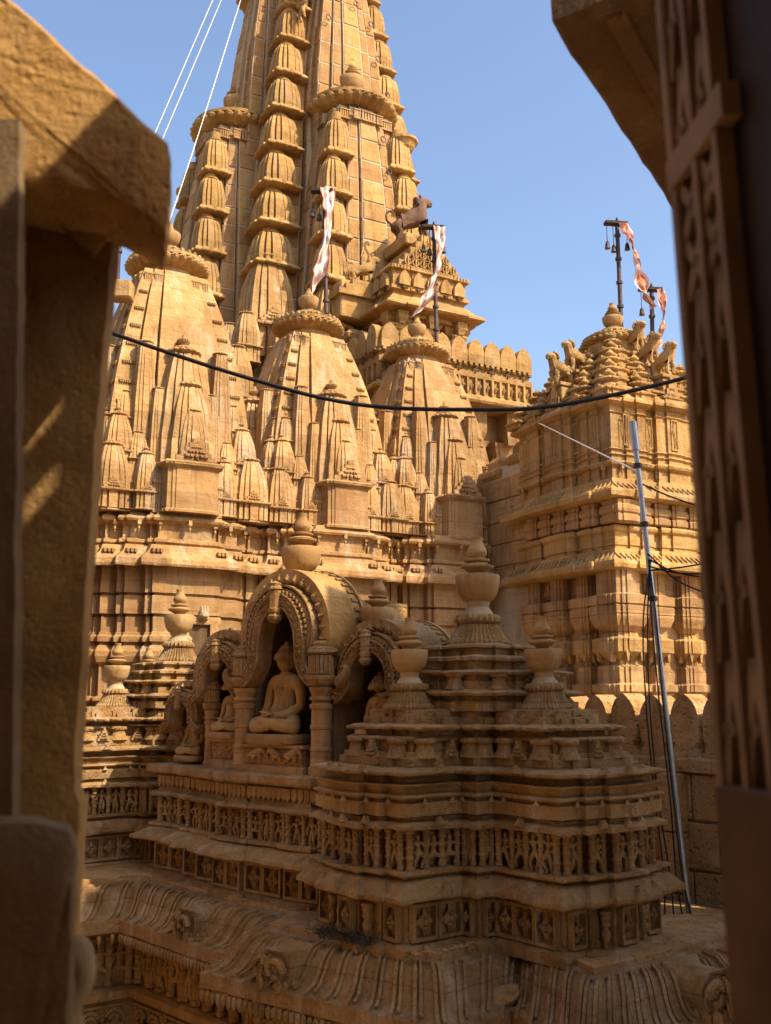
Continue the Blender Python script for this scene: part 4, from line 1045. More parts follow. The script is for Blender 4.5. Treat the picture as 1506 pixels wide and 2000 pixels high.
# ------------------------------------------------------------------ lions
def lion(kind=0):
    V = [(0, 0, .46, .155, .15), (.22, 0, .47, .14, .135), (-.24, 0, .52, .18, .17), (-.34, 0, .70, .18, .165), (-.40, 0, .88, .165, .16), (-.53, 0, .85, .105, .11), (-.60, 0, .81, .075, .075)]
    E = [(0, 1), (0, 2), (2, 3), (3, 4), (4, 5), (5, 6)]
    for sy in (-1, 1):
        n = len(V)
        V += [(-.30, sy * .12, .40, .085), (-.30 - .03 * kind, sy * .12, .18, .068), (-.32, sy * .12, .04, .066), (-.38, sy * .10, .035, .05)]
        E += [(2, n), (n, n + 1), (n + 1, n + 2), (n + 2, n + 3)]
        n = len(V)
        V += [(.27, sy * .10, .36, .10), (.20, sy * .11, .22, .06), (.30, sy * .11, .12, .045), (.27, sy * .11, .035, .05), (.19, sy * .11, .03, .045)]
        E += [(1, n), (n, n + 1), (n + 1, n + 2), (n + 2, n + 3), (n + 3, n + 4)]
    n = len(V)
    V += [(.36, 0, .46, .035), (.44, 0, .56, .03), (.42, 0, .72, .028), (.32, 0, .78, .03), (.27, 0, .72, .035)]
    E += [(1, n), (n, n + 1), (n + 1, n + 2), (n + 2, n + 3), (n + 3, n + 4)]
    b = skin(V, E, 1)
    for sy in (-1, 1):
        b.lathe([(0, -.02), (.035, 0), (.03, .05), (0, .07)], 7, (-.37, sy * .085, .955))
        b.lathe([(0, -.02), (.02, 0), (0, .02)], 6, (-.50, sy * .065, .89))
    for i in range(9):
        a = math.pi * (i / 8 - .5) ; b.lathe([(0, -.05), (.045, 0), (.04, .05), (0, .08)], 6, (-.27, .16 * math.sin(a), .78 + .15 * math.cos(a)))
    b.box(-.60, -.50, -.05, .05, .755, .775); b.box(-.62, -.56, -.035, .035, .80, .84, .01)
    return b
LION = lion().wear(.010, 6).mesh('lion_statue', GOLD, True)
LION_R = LION.copy(); LION_R.materials.clear(); LION_R.materials.append(stone('red_weathered_stone', (.22, .125, .075), (.16, .085, .052), (.27, .165, .105), bump=.6, grain=40, dust=.12, bdist=.01))
# ------------------------------------------------------------------ right shrine with bell roof
IC = (6.93, -1.43); ISX, ISY = .76, .75
IS = thing('bell_roof_shrine', 'golden shrine on the right with two eaves and a roof of stacked bells', 'shrine', T(*IC), TH); IS.scale = (ISX, ISY, 1)
H = 1.33
ip = ratha(H, [(.78, .03), (.60, .06), (.44, .02), (.30, .09), (.14, .12)])
b = MB().sweep(ratha(H, [(.6, .04)]), [(.10, -2.5), (.10, -.32), (.05, -.3), (.05, -.12), (.0, -.1), (-.14, -.08), (-.14, 1.62)], .2).wear(.006, 4); b.build('wall_body', PINK, IS)
def pilaster(x, y, hw, rz=0.0):
    pl = ratha(hw, [(.62, .10), (.30, .2)])
    b = MB().sweep(pl, [(.03, -.34), (.03, -.08), (.0, -.06), (.0, .06), (.02, .09), (.07, .12), (.07, .2), (.02, .215), (.0, .225), (.0, .42), (-.02, .43), (-.08, .45), (-.08, .52)], .12)
    o = b.wear(.006, 6, x).build('pilaster', PINK, IS, (x, y, 0), rz)
    b = MB()       # bracket tier
    b.sweep(pl, [(-.07, .50), (.02, .58), (.05, .60), (.05, .76), (.0, .78), (-.05, .79), (-.07, .84)], .1)
    for k in range(4):
        for sx in (-1, 1):
            b.merge(MB().prismy([(sx * hw * .55 - .04, .62), (sx * hw * .55 - .02, .50), (sx * hw * .55 + .01, .48), (sx * hw * .55 + .04, .62)], -hw * 1.32, -hw * .9), Matrix.Rotation(rad(90 * k), 4, 'Z'))
    b.wear(.005, 6).build('bracket', GOLD, o)
    MB().sweep(pl, [(-.10, .83), (-.06, .85), (.02, .92), (.06, 1.0), (.07, 1.03), (.07, 1.05), (.06, 1.06), (.075, 1.07), (.08, 1.16), (.06, 1.17), (.06, 1.185), (.085, 1.19), (.085, 1.30), (.02, 1.31), (-.02, 1.33), (-.02, 1.62)], .1).wear(.006, 6, y).build('bowl_capital', PINK, o)
    return o
for x, y, hw in ((-1.20, -1.20, .27), (-1.22, -.48, .17), (-1.22, .18, .20), (-1.22, .85, .2), (-.46, -1.22, .17), (.22, -1.22, .20), (.95, -1.22, .2)):
    pilaster(x, y, hw)
# niche window in the left wall between the pilasters
b = MB().box(-.06, .02, -.17, .17, 1.36, 1.60, .01)
for k in range(3): b.box(-.09 - .01 * k, .0, -.14 + .04 * k, .14 - .04 * k, 1.40, 1.44 + .05 * k)
b.build('niche_panel', PINK, IS, (-1.24, .52, 0))
MB().sweep(rect(-.10, .06, -.26, .26), [(0, 1.16), (.05, 1.2), (.05, 1.24), (0, 1.29)]).build('niche_eave', PINK, IS, (-1.26, .52, 0))
ep = ratha(H, [(.62, .04), (.30, .08)])
def eave(z, nm):
    MB().sweep(ep, [(-.05, z - .10), (.16, z - .09), (.26, z - .07), (.27, z - .02), (.25, z + .02), (.16, z + .06), (.09, z + .12), (.06, z + .19), (.0, z + .20)], .12).wear(.009, 4, z).build(nm, GOLD, IS)
    for face in (0, 1):      # wavy ribs on the eave
        for i in range(26):
            t = -H * 1.06 + 2.12 * H * i / 25; rings = []
            for o, zz in ((.235, z + .03), (.20, z + .05), (.16, z + .07), (.11, z + .115)):
                wv = .018 * math.sin(o * 40)
                pr = (.08 if abs(t) < .3 * H else .04 if abs(t) < .62 * H else 0) * H
                y = -H - o - pr
                rings.append([(t - .017 + wv, y, zz), (t + .017 + wv, y, zz), (t + .014 + wv, y, zz + .02), (t - .014 + wv, y, zz + .02)])
            r = MB().loft(rings)
            if face: r.v = [(y, -x, q) for x, y, q in r.v]
            r.build('eave_rib', GOLD, IS)
eave(1.70, 'eave')
MB().sweep(ip, [(.0, 1.88), (.0, 1.93), (.02, 1.94), (.02, 2.10), (.06, 2.13), (.07, 2.16), (.05, 2.19), (.0, 2.2), (-.08, 2.22), (-.08, 2.52)], .2).wear(.006, 4).build('block_band', GOLD, IS)
blk = ratha(1, [(.5, .1)])
for face in (0, 1):
    for i in range(7):
        t = -1.19 + .40 * i; hw = .145 if i else .2
        b = MB().sweep(scale_plan(blk, hw), [(.0, 2.21), (.03, 2.23), (.03, 2.30), (.01, 2.31), (.01, 2.33), (.035, 2.345), (.045, 2.38), (.03, 2.43), (-.0, 2.45), (.02, 2.5)])
        x, y = (t, -H + .02) if face == 0 else (-H + .02, -t)
        if face == 1 and i == 6: continue
        if i == 0 and face == 1: continue
        b.wear(.005, 6, t).build('cushion_block', PINK, IS, (x, y, 0))
eave(2.60, 'eave')
MB().sweep(ip, [(.0, 2.78), (.0, 2.80), (-.03, 2.81), (-.03, 2.95), (.03, 2.98), (.05, 3.01), (.02, 3.04), (-.02, 3.05), (-.02, 3.10), (.015, 3.12), (-.02, 3.14), (-.02, 3.17), (.015, 3.19), (-.02, 3.21), (-.02, 3.66), (.01, 3.68), (-.02, 3.70), (-.02, 3.76), (.04, 3.78), (.10, 3.81), (.10, 3.85), (.02, 3.92), (-.08, 3.98)], .2).wear(.007, 4).build('fluted_storey', GOLD, IS)
for face in (0, 1):
    for i in range(7):
        t = -1.14 + .38 * i; x, y = (t, -H - .03) if face == 0 else (-H - .03, -t)
        put('pendant', m['pendant'], IS, (x, y, 2.99), 0, (.05, .06, .13))
    for i in range(5):       # scroll panels on the tall storey
        t = -1.02 + .5 * i; sb = MB()
        sb.tube([(.02 * math.sin(k * .9), -.01, 3.28 + .05 * k) for k in range(8)], .010, 5)
        sb.box(-.075, -.062, -.012, .0, 3.24, 3.66); sb.box(.062, .075, -.012, .0, 3.24, 3.66); sb.box(-.062, .062, -.012, 0, 3.24, 3.26); sb.box(-.062, .062, -.012, 0, 3.64, 3.66)
        x, y = (t, -H * 1.0 - .05 - (.10 if abs(t) < .3 else 0)) if face == 0 else (-H - .05 - (.10 if abs(t) < .3 else 0), -t)
        sb.build('scroll_panel', GOLD, IS, (x, y, 0), -rad(90) * face)
# pyramid of bells
rp = MB()
for k in range(6):
    e = H * (1.0 - .165 * k); rp.sweep(ratha(e, [(.6, .05)]), [(-.05, 3.86 + .205 * k), (-.05, 4.0 + .205 * k), (.03, 4.02 + .205 * k), (.03, 4.05 + .205 * k), (-.12, 4.1 + .205 * k)])
rp.wear(.01, 4).build('roof_pyramid', GOLD, IS)
BELLU = MB()
BELLU.lathe([(1.0, -.4), (1.0, 0), (.92, .12), (.62, .42), (.50, .52), (.46, .60), (.70, .68), (.80, .80), (.70, .92), (.36, .98), (.28, 1.10), (.40, 1.20), (.42, 1.32), (.24, 1.46), (.1, 1.62), (.0, 1.68)], 28, lobes=14, amp=.07)
BELLU.sweep(ratha(.95, [(.5, .12)]), [(.0, -.5), (.0, -.2), (.15, -.12), (.18, -.02), (.02, .08)])
for k in range(4):
    for q in range(3): BELLU.merge(MB().lathe([(0, -.12), (.14, -.06), (.14, .06), (0, .14)], 6, ((q - 1) * .34, -1.02, .08 + (.14 if q == 1 else 0))), Matrix.Rotation(rad(90 * k), 4, 'Z'))
BELLM = BELLU.wear(.02, 5).mesh('roof_bell', GOLD, True)
for k in range(5):
    e = H * (.95 - .16 * k); z = 3.97 + .205 * k; n = (5, 4, 4, 3, 2)[k]
    pts = set()
    for i in range(n):
        t = -e + 2 * e * i / (n - 1)
        pts.add((round(t, 3), round(-e, 3))); pts.add((round(-e, 3), round(t, 3)))
    for x, y in sorted(pts):
        put('roof_bell', BELLM, IS, (x, y, z), 0, (.165 / ISX, .165 / ISY * .92, .185))
for nn, rz_ in (((0, -1), 0), ((-1, 0), rad(-90))):    # gabled ridges that carry the lions
    for k, (dist, z) in enumerate(((1.22, 4.30), (.86, 4.52), (.50, 4.78))):
        b = MB().box(-.17, .17, -.20, .35, z - .5, z - .05, .01).box(-.20, .20, -.24, .4, z - .05, z, .008)
        o = b.wear(.006, 5, z).build('lion_plinth', GOLD, IS, (nn[0] * dist, nn[1] * dist, 0), rz_)
        put('gable', m['gable'], o, (0, -.22, z - .46), 0, (.22, .3, .38))
put('crown', m['crown'], IS, (0, 0, 4.98), 0, (.46 / ISX, .46 / ISY, .40)); 
b = MB().lathe([(.5, 4.75), (.42, 4.88), (.40, 5.0)], 24, sx=1 / ISX * .95, sy=1 / ISY * .95).build('neck', GOLD, IS, smooth=True)
pm = pot_meshes()
for nm in ('foot', 'bowl', 'disc', 'bud'): put(nm, pm[nm], IS, (0, 0, 5.27 - .18 * 1.0), 0, (1.25 / ISX, 1.25 / ISY, 1.0))
def in_I(x, y, z): return T(IC[0] + x * ISX, IC[1] + y * ISY, z)
LL = [(-1.25, 0, 4.30, TH, 'lion on the shrine roof farthest left, looking left over the dark hall'),
      (-.88, 0, 4.52, TH, 'second lion from the left on the bell roof, just above the leftmost lion'),
      (0, -.50, 4.78, TH + rad(90), 'lion nearest the crown of the bell roof, to the right of the big finial'),
      (0, -.86, 4.52, TH + rad(90), 'middle one of the three lions on the right slope of the bell roof'),
      (0, -1.25, 4.30, TH + rad(90), 'lion at the right end of the bell roof, standing over the black cable')]
for x, y, z, r, lb in LL:
    o = put('lion_statue', LION, None, in_I(x, y, z), r, .46); tag(o, lb, 'lion statue', 'stone lions on the bell roof')
# rough masonry between the wall and the shrine
LKW = thing('link_wall', 'rough block masonry joining the main wall to the bell roof shrine', 'wall', T(6.02, .2), TH)
MB().box(-.05, .3, -.85, 2.0, -2.0, 3.45).build('wall_core', MORTAR, LKW)
for r in range(10):
    z = 1.95 + .33 * (r - 1); y = -.86
    if z > 3.2: break
    while y < .9:
        wd = min(rng.uniform(.35, .6), 1.3)
        MB().box(-.085, -.03, y + .006, y + wd - .006, z, z + .318, .012).wear(.006, 5, z + y).build('stone_block', ROUGH, LKW); y += wd
for yy in (-.55, .1): MB().sweep(rect(-.16, .18, -.22, .22), [(0, 3.5), (.03, 3.55), (.03, 3.62), (-.05, 3.68), (-.05, 3.78), (-.10, 3.85)]).wear(.006, 6).build('coping', GOLD, LKW, (.1, yy, -.08 + (yy + .55) * -.2))
# ------------------------------------------------------------------ main tower
TC = (5.62, 6.20); HU = 1.76
TW = thing('temple_tower', 'towering curved temple spire of large mortared golden blocks rising out of the top of view', 'temple tower', T(*TC), TH)
tpl = ratha(1, [(.60, .10), (.34, .18)], .03, .05)
def ts(z): return 1.86 * (1 - .72 * (max(0, z - 6) / 11.5) ** 1.3)
def us(z, z0=6.4, z1=11.25): return .96 * (1 - .44 * (max(0, z - z0) / (z1 - z0)) ** 1.9)
zs = [5.0 + .5 * i for i in range(29)]
b = MB().loft([[(x * ts(z), y * ts(z), z) for x, y in tpl] for z in zs]).wear(.008, 2); b.build('tower_core', MORTAR, TW)
upl = ratha(1, [(.62, .10), (.30, .18)], .04, .06)
UC = [(0, -HU, 'front'), (-HU, 0, 'left')]
UP2 = [(.12, -1.32), (-1.32, .12)]
blocks = []
def skin_blocks(plan, sfun, z0, z1, course, cx, cy, hide=None, name=TW):
    camL = Vector((0, 0, 0)); n = len(plan); root = Vector(T(*TC))
    Mi = Matrix.Rotation(-TH, 3, 'Z'); cl = Mi @ (camL - root)
    z = z0; row = 0
    while z < z1 - .05:
        dz = course * rng.uniform(.8, 1.25); zt = min(z1, z + dz)
        sa, sb = sfun(z), sfun(zt)
        for i in range(n):
            p, q = plan[i], plan[(i + 1) % n]; L_ = math.hypot(q[0] - p[0], q[1] - p[1])
            if L_ * sa < .10: continue
            nr = Vector(((q[1] - p[1]) / L_, -(q[0] - p[0]) / L_, 0))
            mid = Vector((cx + (p[0] + q[0]) / 2 * sa, cy + (p[1] + q[1]) / 2 * sa, z))
            if nr.dot(cl - mid) <= 0 or (nr.y > .5 or nr.x > .5): continue
            if hide and hide(mid): continue
            k = max(1, round(L_ * sa / rng.uniform(.42, .62))); cuts = [0] + sorted((j + rng.uniform(-.22, .22)) / k for j in range(1, k)) + [1]
            for c0, c1 in zip(cuts, cuts[1:]):
                g = .018 / (L_ * sa); gz = .018
                def pt(c, s, zz): return Vector((cx + (p[0] + (q[0] - p[0]) * c) * s, cy + (p[1] + (q[1] - p[1]) * c) * s, zz))
                sA = sfun(z + gz); sB = sfun(zt - gz)
                v = [pt(c0 + g, sA, z + gz), pt(c1 - g, sA, z + gz), pt(c1 - g, sB, zt - gz), pt(c0 + g, sB, zt - gz)]
                o = nr * (.012 + rng.uniform(-.005, .008)); ins = (v[0] + v[1] + v[2] + v[3]) / 4
                f = [a + o + (ins - a).normalized() * .010 for a in v]
                w_ = [a - nr * .03 for a in v]; mds = [a + o * .6 for a in v]
                bm_ = MB().loft([[tuple(a) for a in w_], [tuple(a) for a in mds], [tuple(a) for a in f]])
                blocks.append((L_ * sa * (c1 - c0) * dz, bm_))
        z = zt; row += 1
skin_blocks(tpl, ts, 6.45, 15.6, .46, 0, 0, lambda md: (md.z < 11.4 and (abs(md.x) < .75 and md.y < 0 or abs(md.y) < .75 and md.x < 0)))
for cx, cy, nm in UC:
    b = MB().loft([[(cx + x * us(z), cy + y * us(z), z) for x, y in upl] for z in [5.0 + .4 * i for i in range(16)] + [11.25]]).wear(.008, 2); b.build('half_spire', MORTAR, TW)
    skin_blocks(upl, us, 6.45, 11.15, .44, cx, cy)
    cr = put('crown', m['crown'], TW, (cx, cy, 11.28), 0, (.90, .90, .75)); 
    MB().lathe([(.55, 11.1), (.5, 11.2), (.5, 11.4)], 24, (cx, cy, 0)).build('neck', GOLD, TW)
    for nm2 in ('foot', 'bowl', 'disc', 'bud'): put(nm2, pm[nm2], TW, (cx, cy, 11.82 - .18 * 2.2), 0, (2.3, 2.3, 2.1))
    for face in (0, 1):
        for lx, wd in ((-.78, .20), (-.42, .12), (.42, .12), (.78, .20), (0, .26)):
            s = us(11.0); px_, py_ = (lx * s, -s - .04 - (.1 if abs(lx) < .5 else 0)) if face == 0 else (-s - .04 - (.1 if abs(lx) < .5 else 0), -lx * s)
            put('pierced_rail', m['top_rail'], TW, (cx + px_, cy + py_, 10.92), -rad(90) * face, (wd * s, .35, .20))
# second, higher half spires whose crowns pass out of the picture
for cx, cy in ((0, -1.02), (-1.02, 0)):
    f2 = lambda z: us(z, 10.5, 14.7) * .80
    MB().loft([[(cx + x * f2(z), cy + y * f2(z), z) for x, y in upl] for z in [10.0 + .4 * i for i in range(12)] + [14.7]]).wear(.008, 2).build('half_spire', MORTAR, TW)
    skin_blocks(upl, f2, 10.6, 14.6, .46, cx, cy)
    put('crown', m['crown'], TW, (cx, cy, 14.72), 0, (.78, .78, .66))
MB().lathe([(.9, 17.9), (1.4, 18.1), (1.3, 18.5), (.7, 18.8), (.5, 19.6), (0, 20.2)], 40, lobes=24, amp=.08).build('crown', GOLD, TW, smooth=True)
blocks.sort(key=lambda t: -t[0])
for a, bm_ in blocks[:290]: put('stone_block', bm_.mesh('stone_block', BLOCK), TW)
rest = MB()
for a, bm_ in blocks[290:]: rest.merge(bm_)
o = rest.build('stone_blocks', BLOCK, TW); o['kind'] = 'stuff'
# stacked bell shaped units up the corners
CU = MB(); cpl = ratha(1, [(.64, .10), (.28, .20)], .09, .16)
CU.loft([[(x * k, y * k, z) for x, y in cpl] for k, z in ((.90, 0), (.91, .3), (.88, .7), (.81, 1.1), (.73, 1.42), (.66, 1.60), (.60, 1.68))])
CU.lathe([(.50, 1.66), (.52, 1.74), (.62, 1.78), (.62, 1.86), (.46, 1.92), (.42, 2.3)], 24)
CU.sweep(ratha(1, [(.5, .10)]), [(-.2, -.36), (.0, -.35), (.16, -.31), (.20, -.26), (.15, -.16), (.03, -.03), (-.1, .0)])
for k in range(2):
    lp = MB().lathe([(0, -.05), (.16, -.04), (.16, .04), (0, .05)], 8); M_ = Matrix.Rotation(-rad(90) * k, 4, 'Z') @ Matrix.Translation((0, -1.22, -.18)) @ Matrix.Rotation(rad(90), 4, 'X')
    CU.merge(lp, M_)
CUM = CU.wear(.015, 3).mesh('corner_unit', GOLD)
def stack(xy, z0, z1, n, s0, s1):
    for i in range(n):
        t = i / n; z = z0 + (z1 - z0) * t; x, y = xy(z); s = s0 + (s1 - s0) * t
        put('corner_unit', CUM, TW, (x, y, z + .1), 0, (s, s, (z1 - z0) / n / 2.45))
stack(lambda z: (-ts(z) * .93, -ts(z) * .93), 7.85, 15.6, 9, .37, .22)
stack(lambda z: (ts(z) * .84, -ts(z) * .92), 9.6, 15.6, 7, .34, .2)
stack(lambda z: (-ts(z) * .92, ts(z) * .9), 9.6, 15.6, 7, .34, .2)
for cx, cy, nm in UC:
    stack(lambda z: (cx - us(z) * .92, cy - us(z) * .92), 6.5, 10.9, 5, .29, .22)
    if nm == 'front': stack(lambda z: (cx + us(z) * .92, cy - us(z) * .92), 6.5, 10.9, 5, .29, .22)
    else: stack(lambda z: (cx - us(z) * .92, cy + us(z) * .92), 6.5, 10.9, 5, .29, .22)
# corner turret under the stack, with its balcony of little pillars
mini(TW, 'corner', -1.72, -1.72, 6.0, .42, 1.05, gable=True, finial=False)
for dx, dy in ((-.62, .1), (.1, -.62), (-.55, -.55)):
    mini(TW, 'corner', -1.75 + dx, -1.75 + dy, 5.75, .20, 1.0, gable=False, finial=False)
for k, (dx, dy) in enumerate(((-1.0, .5), (.5, -1.0), (-.9, -.9), (-.2, -1.2), (-1.2, -.2))):
    mini(TW, 'corner', -1.75 + dx * .9, -1.75 + dy * .9, 4.6, .24, 1.2, gable=False, finial=False)
b = MB().sweep(ratha(2.02, [(.60, .10), (.34, .55)]), [(.0, 2.0), (.0, 4.9), (.06, 4.95), (.06, 5.15), (-.02, 5.2), (-.02, 5.45), (.05, 5.5), (.05, 5.62), (.0, 5.66), (.0, 5.9), (.05, 5.95), (.05, 6.05), (.0, 6.1), (.0, 6.2), (.07, 6.25), (.10, 6.32), (.02, 6.42), (-.05, 6.46)], .4).wear(.01, 3); b.build('tower_base', GOLD, TW)
# iron climbing rings fixed in the stones
rg = MB(); rr = [[(math.cos(a) * .06 + math.cos(c) * .012 * math.cos(a), math.sin(c) * .012, math.sin(a) * .06 + math.cos(c) * .012 * math.sin(a)) for c in [2 * math.pi * j / 6 for j in range(6)]] for a in [2 * math.pi * i / 14 for i in range(15)]]
rg.loft(rr, False); RINGM = rg.mesh('iron_ring', IRON, True)
for x, z in ((-.62, 14.2), (-.50, 13.5), (.10, 14.0), (.48, 13.7), (.6, 12.9), (.78, 12.1)):
    s = us(z, 10.5, 14.7) * .8; put('iron_ring', RINGM, TW, (x, -1.02 - s * 1.06 - .07 - (.1 if abs(x) < .2 else 0), z), .2, .95)
for x, z in ((-.75, 10.3), (.28, 10.6), (.35, 9.9), (.74, 9.3), (-.72, 9.0)):
    s = us(z); put('iron_ring', RINGM, TW, (x, -HU - s * 1.1 - .06 - (.06 if abs(x) < .4 else 0), z), .2, .95)
for y, z in ((.3, 12.5), (-.1, 11.8)): put('iron_ring', RINGM, TW, (-1.02 - us(z, 10.5, 14.7) * .9 - .06, y, z), rad(-80), .95)
# little figures in niches beside the half spires
for x, y, z, r in ((.80, -HU - .68, 9.9, 0), (-HU - .62, .98, 9.6, rad(-90)), (-.95, -1.5, 13.4, rad(-90))):
    f = put('niche_figure', POSE_D[1], TW, (x, y, z), r, (.75, .75, .62))
    MB().lathe([(0, -.1), (.16, -.06), (.2, 0), (.24, .1), (.28, .14), (.28, .2), (.12, .28)], 12, (0, 0, .82)).build('niche_canopy', GOLD, f, sc=1.4)
# small seated lions on the front of the tower base
# ------------------------------------------------------------------ lion porch
PCX, PCY = 6.12, 3.05
PR = thing('lion_porch', 'projecting porch with pillars, fretwork gable and a big lion, at the foot of the tower', 'porch', T(PCX, PCY), TH)
hp = .74
MB().sweep(ratha(hp, [(.5, .03)]), [(.0, 4.6), (.0, 5.35), (.06, 5.4), (.06, 5.55), (.0, 5.58)], .2).wear(.006, 4).build('porch_floor', GOLD, PR)
for x, y in ((-.60, -.60), (.60, -.60), (-.60, .55), (.60, .55), (.0, -.62)):
    pb = MB().sweep(ratha(.11, [(.5, .12)]), [(.03, 5.55), (.03, 5.68), (0, 5.7), (0, 5.95), (.015, 5.97), (0, 6.0), (0, 6.25), (.03, 6.28), (.06, 6.33), (.06, 6.36), (.02, 6.38)])
    pb.sweep(rect(-.10, .10, -.26, .26), [(-.05, 6.36), (.0, 6.46), (0, 6.58)]); pb.sweep(rect(-.26, .26, -.10, .10), [(-.05, 6.365), (.002, 6.462), (.002, 6.585)])
    pb.wear(.005, 6, x).build('pillar', GOLD, PR, (x, y, 0))
MB().box(-.5, .9, .3, 1.2, 5.5, 6.6).build('shadow_wall', DARK, PR)  # dark colour stands in for the shaded porch interior
MB().sweep(ratha(hp, [(.5, .05)]), [(-.1, 6.50), (.02, 6.52), (.02, 6.58), (.22, 6.60), (.26, 6.63), (.25, 6.67), (.12, 6.76), (.04, 6.86), (.0, 6.9)], .1).wear(.008, 4).build('porch_eave', GOLD, PR)
MB().sweep(ratha(hp, [(.5, .03)]), [(-.02, 6.88), (-.02, 6.98), (.05, 6.99), (.05, 7.05), (-.0, 7.06), (.0, 7.34), (.06, 7.36), (.06, 7.42), (-.0, 7.44)], .2).wear(.006, 4).build('roof_band', GOLD, PR)
for face in (0, 1):
    for i in range(5):
        t = -.56 + .28 * i; q = (t, -hp - .07) if face == 0 else (-hp - .07, -t)
        MB().prismy([(.11, 0), (.10, .14), (.06, .22), (0, .27), (-.06, .22), (-.10, .14), (-.11, 0)][::-1], -.03, .05).wear(.004, 8, t).build('merlon', GOLD, PR, (q[0], q[1], 7.06), -rad(90) * face)
        cb2 = MB().box(-.05, .05, -.02, .02, -.012, .012).box(-.012, .012, -.022, .022, -.05, .05); cb2.build('cross_mark', DARK, PR, (q[0] + (.0 if face == 0 else .0), q[1], 7.02), -rad(90) * face)
    db = MB()
    for i in range(24):
        t = -hp + 2 * hp * i / 23; q = (t, -hp - .06) if face == 0 else (-hp - .06, t); db.box(q[0] - .018, q[0] + .018, q[1] - .018, q[1] + .018, 7.36, 7.42)
    db.build('dentil_row', GOLD, PR)
for k in range(5):
    e = hp * (1 - .17 * (k + 1)); MB().box(-e, e, -hp + .02 + .02 * k, .8, 7.42 + .15 * k, 7.57 + .15 * k, .01).wear(.005, 6, k).build('gable_step', GOLD, PR)
for i in range(4):     # fretwork triangle: rows of rings and posts
    n = 7 - 2 * i
    for j in range(n):
        x = (j - (n - 1) / 2) * .155
        put('fret_ring', _sm.setdefault('fret', (lambda q: q.mesh('fret_ring', GOLD))(MB().loft([[(math.cos(a) * (.062 + .018 * math.cos(c)), .02 * math.sin(c), math.sin(a) * (.062 + .018 * math.cos(c))) for c in [2 * math.pi * u / 5 for u in range(5)]] for a in [2 * math.pi * v / 10 for v in range(11)]], False).box(-.012, .012, -.03, .02, -.09, .09).box(-.07, .07, -.02, .02, -.09, -.075))), PR, (x, -hp - .03, 7.53 + .155 * i))
MB().box(-.36, .36, -.52, .3, 8.0, 8.22, .02).build('lion_base', GOLD, PR)
o = put('lion_statue', LION_R, None, T(PCX - .05, PCY - .22, 8.19), TH + rad(180), .86); o.rotation_euler = (0, rad(12), rad(190)); tag(o, 'big dark red lion rearing on the porch gable against the tower', 'lion statue')
o = put('lion_statue', LION, None, T(PCX - .95, PCY + .05, 7.30), TH + rad(150), .55); tag(o, 'crouching lion with a rider left of the big red lion', 'lion statue')
fr = put('rider', POSE_D[2], o, (-.05, 0, .55), rad(90), .75)
MB().box(-.4, .4, -.25, .5, 6.6, 7.30, .02).wear(.006, 5).build('lion_block', GOLD, PR, (-1.0, .2, 0))
for k in range(3): MB().box(-.42 + .13 * k, .42, -.28, .5, 7.0 + .1 * k, 7.1 + .1 * k).build('step', GOLD, PR, (-1.05, .15, 0))
# ------------------------------------------------------------------ parapet with rounded merlons
PP = thing('parapet', 'terrace parapet with rounded merlons over a fretwork band and a deep dark overhang', 'parapet', T(0, 0), TH)
Y0 = 2.0; XA, XB = 4.95, 8.02
MB().sweep([(XA, Y0), (XB, Y0), (XB, 5.0), (XA, 5.0)], [(-.4, 5.0), (.14, 5.04), (.16, 5.08), (.10, 5.15), (.0, 5.22), (-.02, 5.23), (-.02, 5.50), (.02, 5.52), (.02, 5.62), (-.02, 5.64), (-.02, 5.70), (.02, 5.71), (.02, 5.76), (-.06, 5.78)], .3).wear(.008, 3).build('parapet_band', GOLD, PP)
mr = [(.165, 0), (.165, .20), (.14, .30), (.09, .38), (0, .44), (-.09, .38), (-.14, .30), (-.165, .20), (-.165, 0)]
def prow(a, c, z, n):
    for i in range(n):
        t = (i + .5) / n; x, y = a[0] + (c[0] - a[0]) * t, a[1] + (c[1] - a[1]) * t; r = math.atan2(c[1] - a[1], c[0] - a[0])
        MB().prismy(mr[::-1], -.06, .08).wear(.005, 6, i).build('merlon', GOLD, PP, (x, y, z), r)
        nn = (math.sin(r), -math.cos(r))
        MB().box(-.055, .055, -.01, .01, -.014, .014).box(-.014, .014, -.012, .012, -.055, .055).build('cross_mark', DARK, PP, (x + nn[0] * .03, y + nn[1] * .03, 5.66), r)
        for k in range(2):
            q = (x + (k - .5) * (c[0] - a[0]) / n / 2, y + (k - .5) * (c[1] - a[1]) / n / 2)
            put('flower', FLOWER, PP, (q[0] + nn[0] * .0, q[1] + nn[1] * .0, 5.37), r, (.15, .12, .17))
            MB().box(-.02, .02, -.05, .03, 5.23, 5.50).build('fret_post', GOLD, PP, (q[0] + math.cos(r) * .085, q[1] + math.sin(r) * .085, 0), r)
        for k in range(3): MB().box(-.03, .03, -.03, .03, 5.71, 5.76).build('dentil', GOLD, PP, (x + (k - 1) * .11 * math.cos(r) + nn[0] * .04, y + (k - 1) * .11 * math.sin(r) + nn[1] * .04, .012), r)
prow((XA, Y0), (XB, Y0), 5.77, 9); prow((XA, 4.2), (XA, Y0), 5.77, 6)
MB().box(XA - .05, XB + .1, 3.3, 5.0, 1.0, 5.0).build('hall_wall', DARK, PP)  # shade of the hall interior is put into this wall's colour
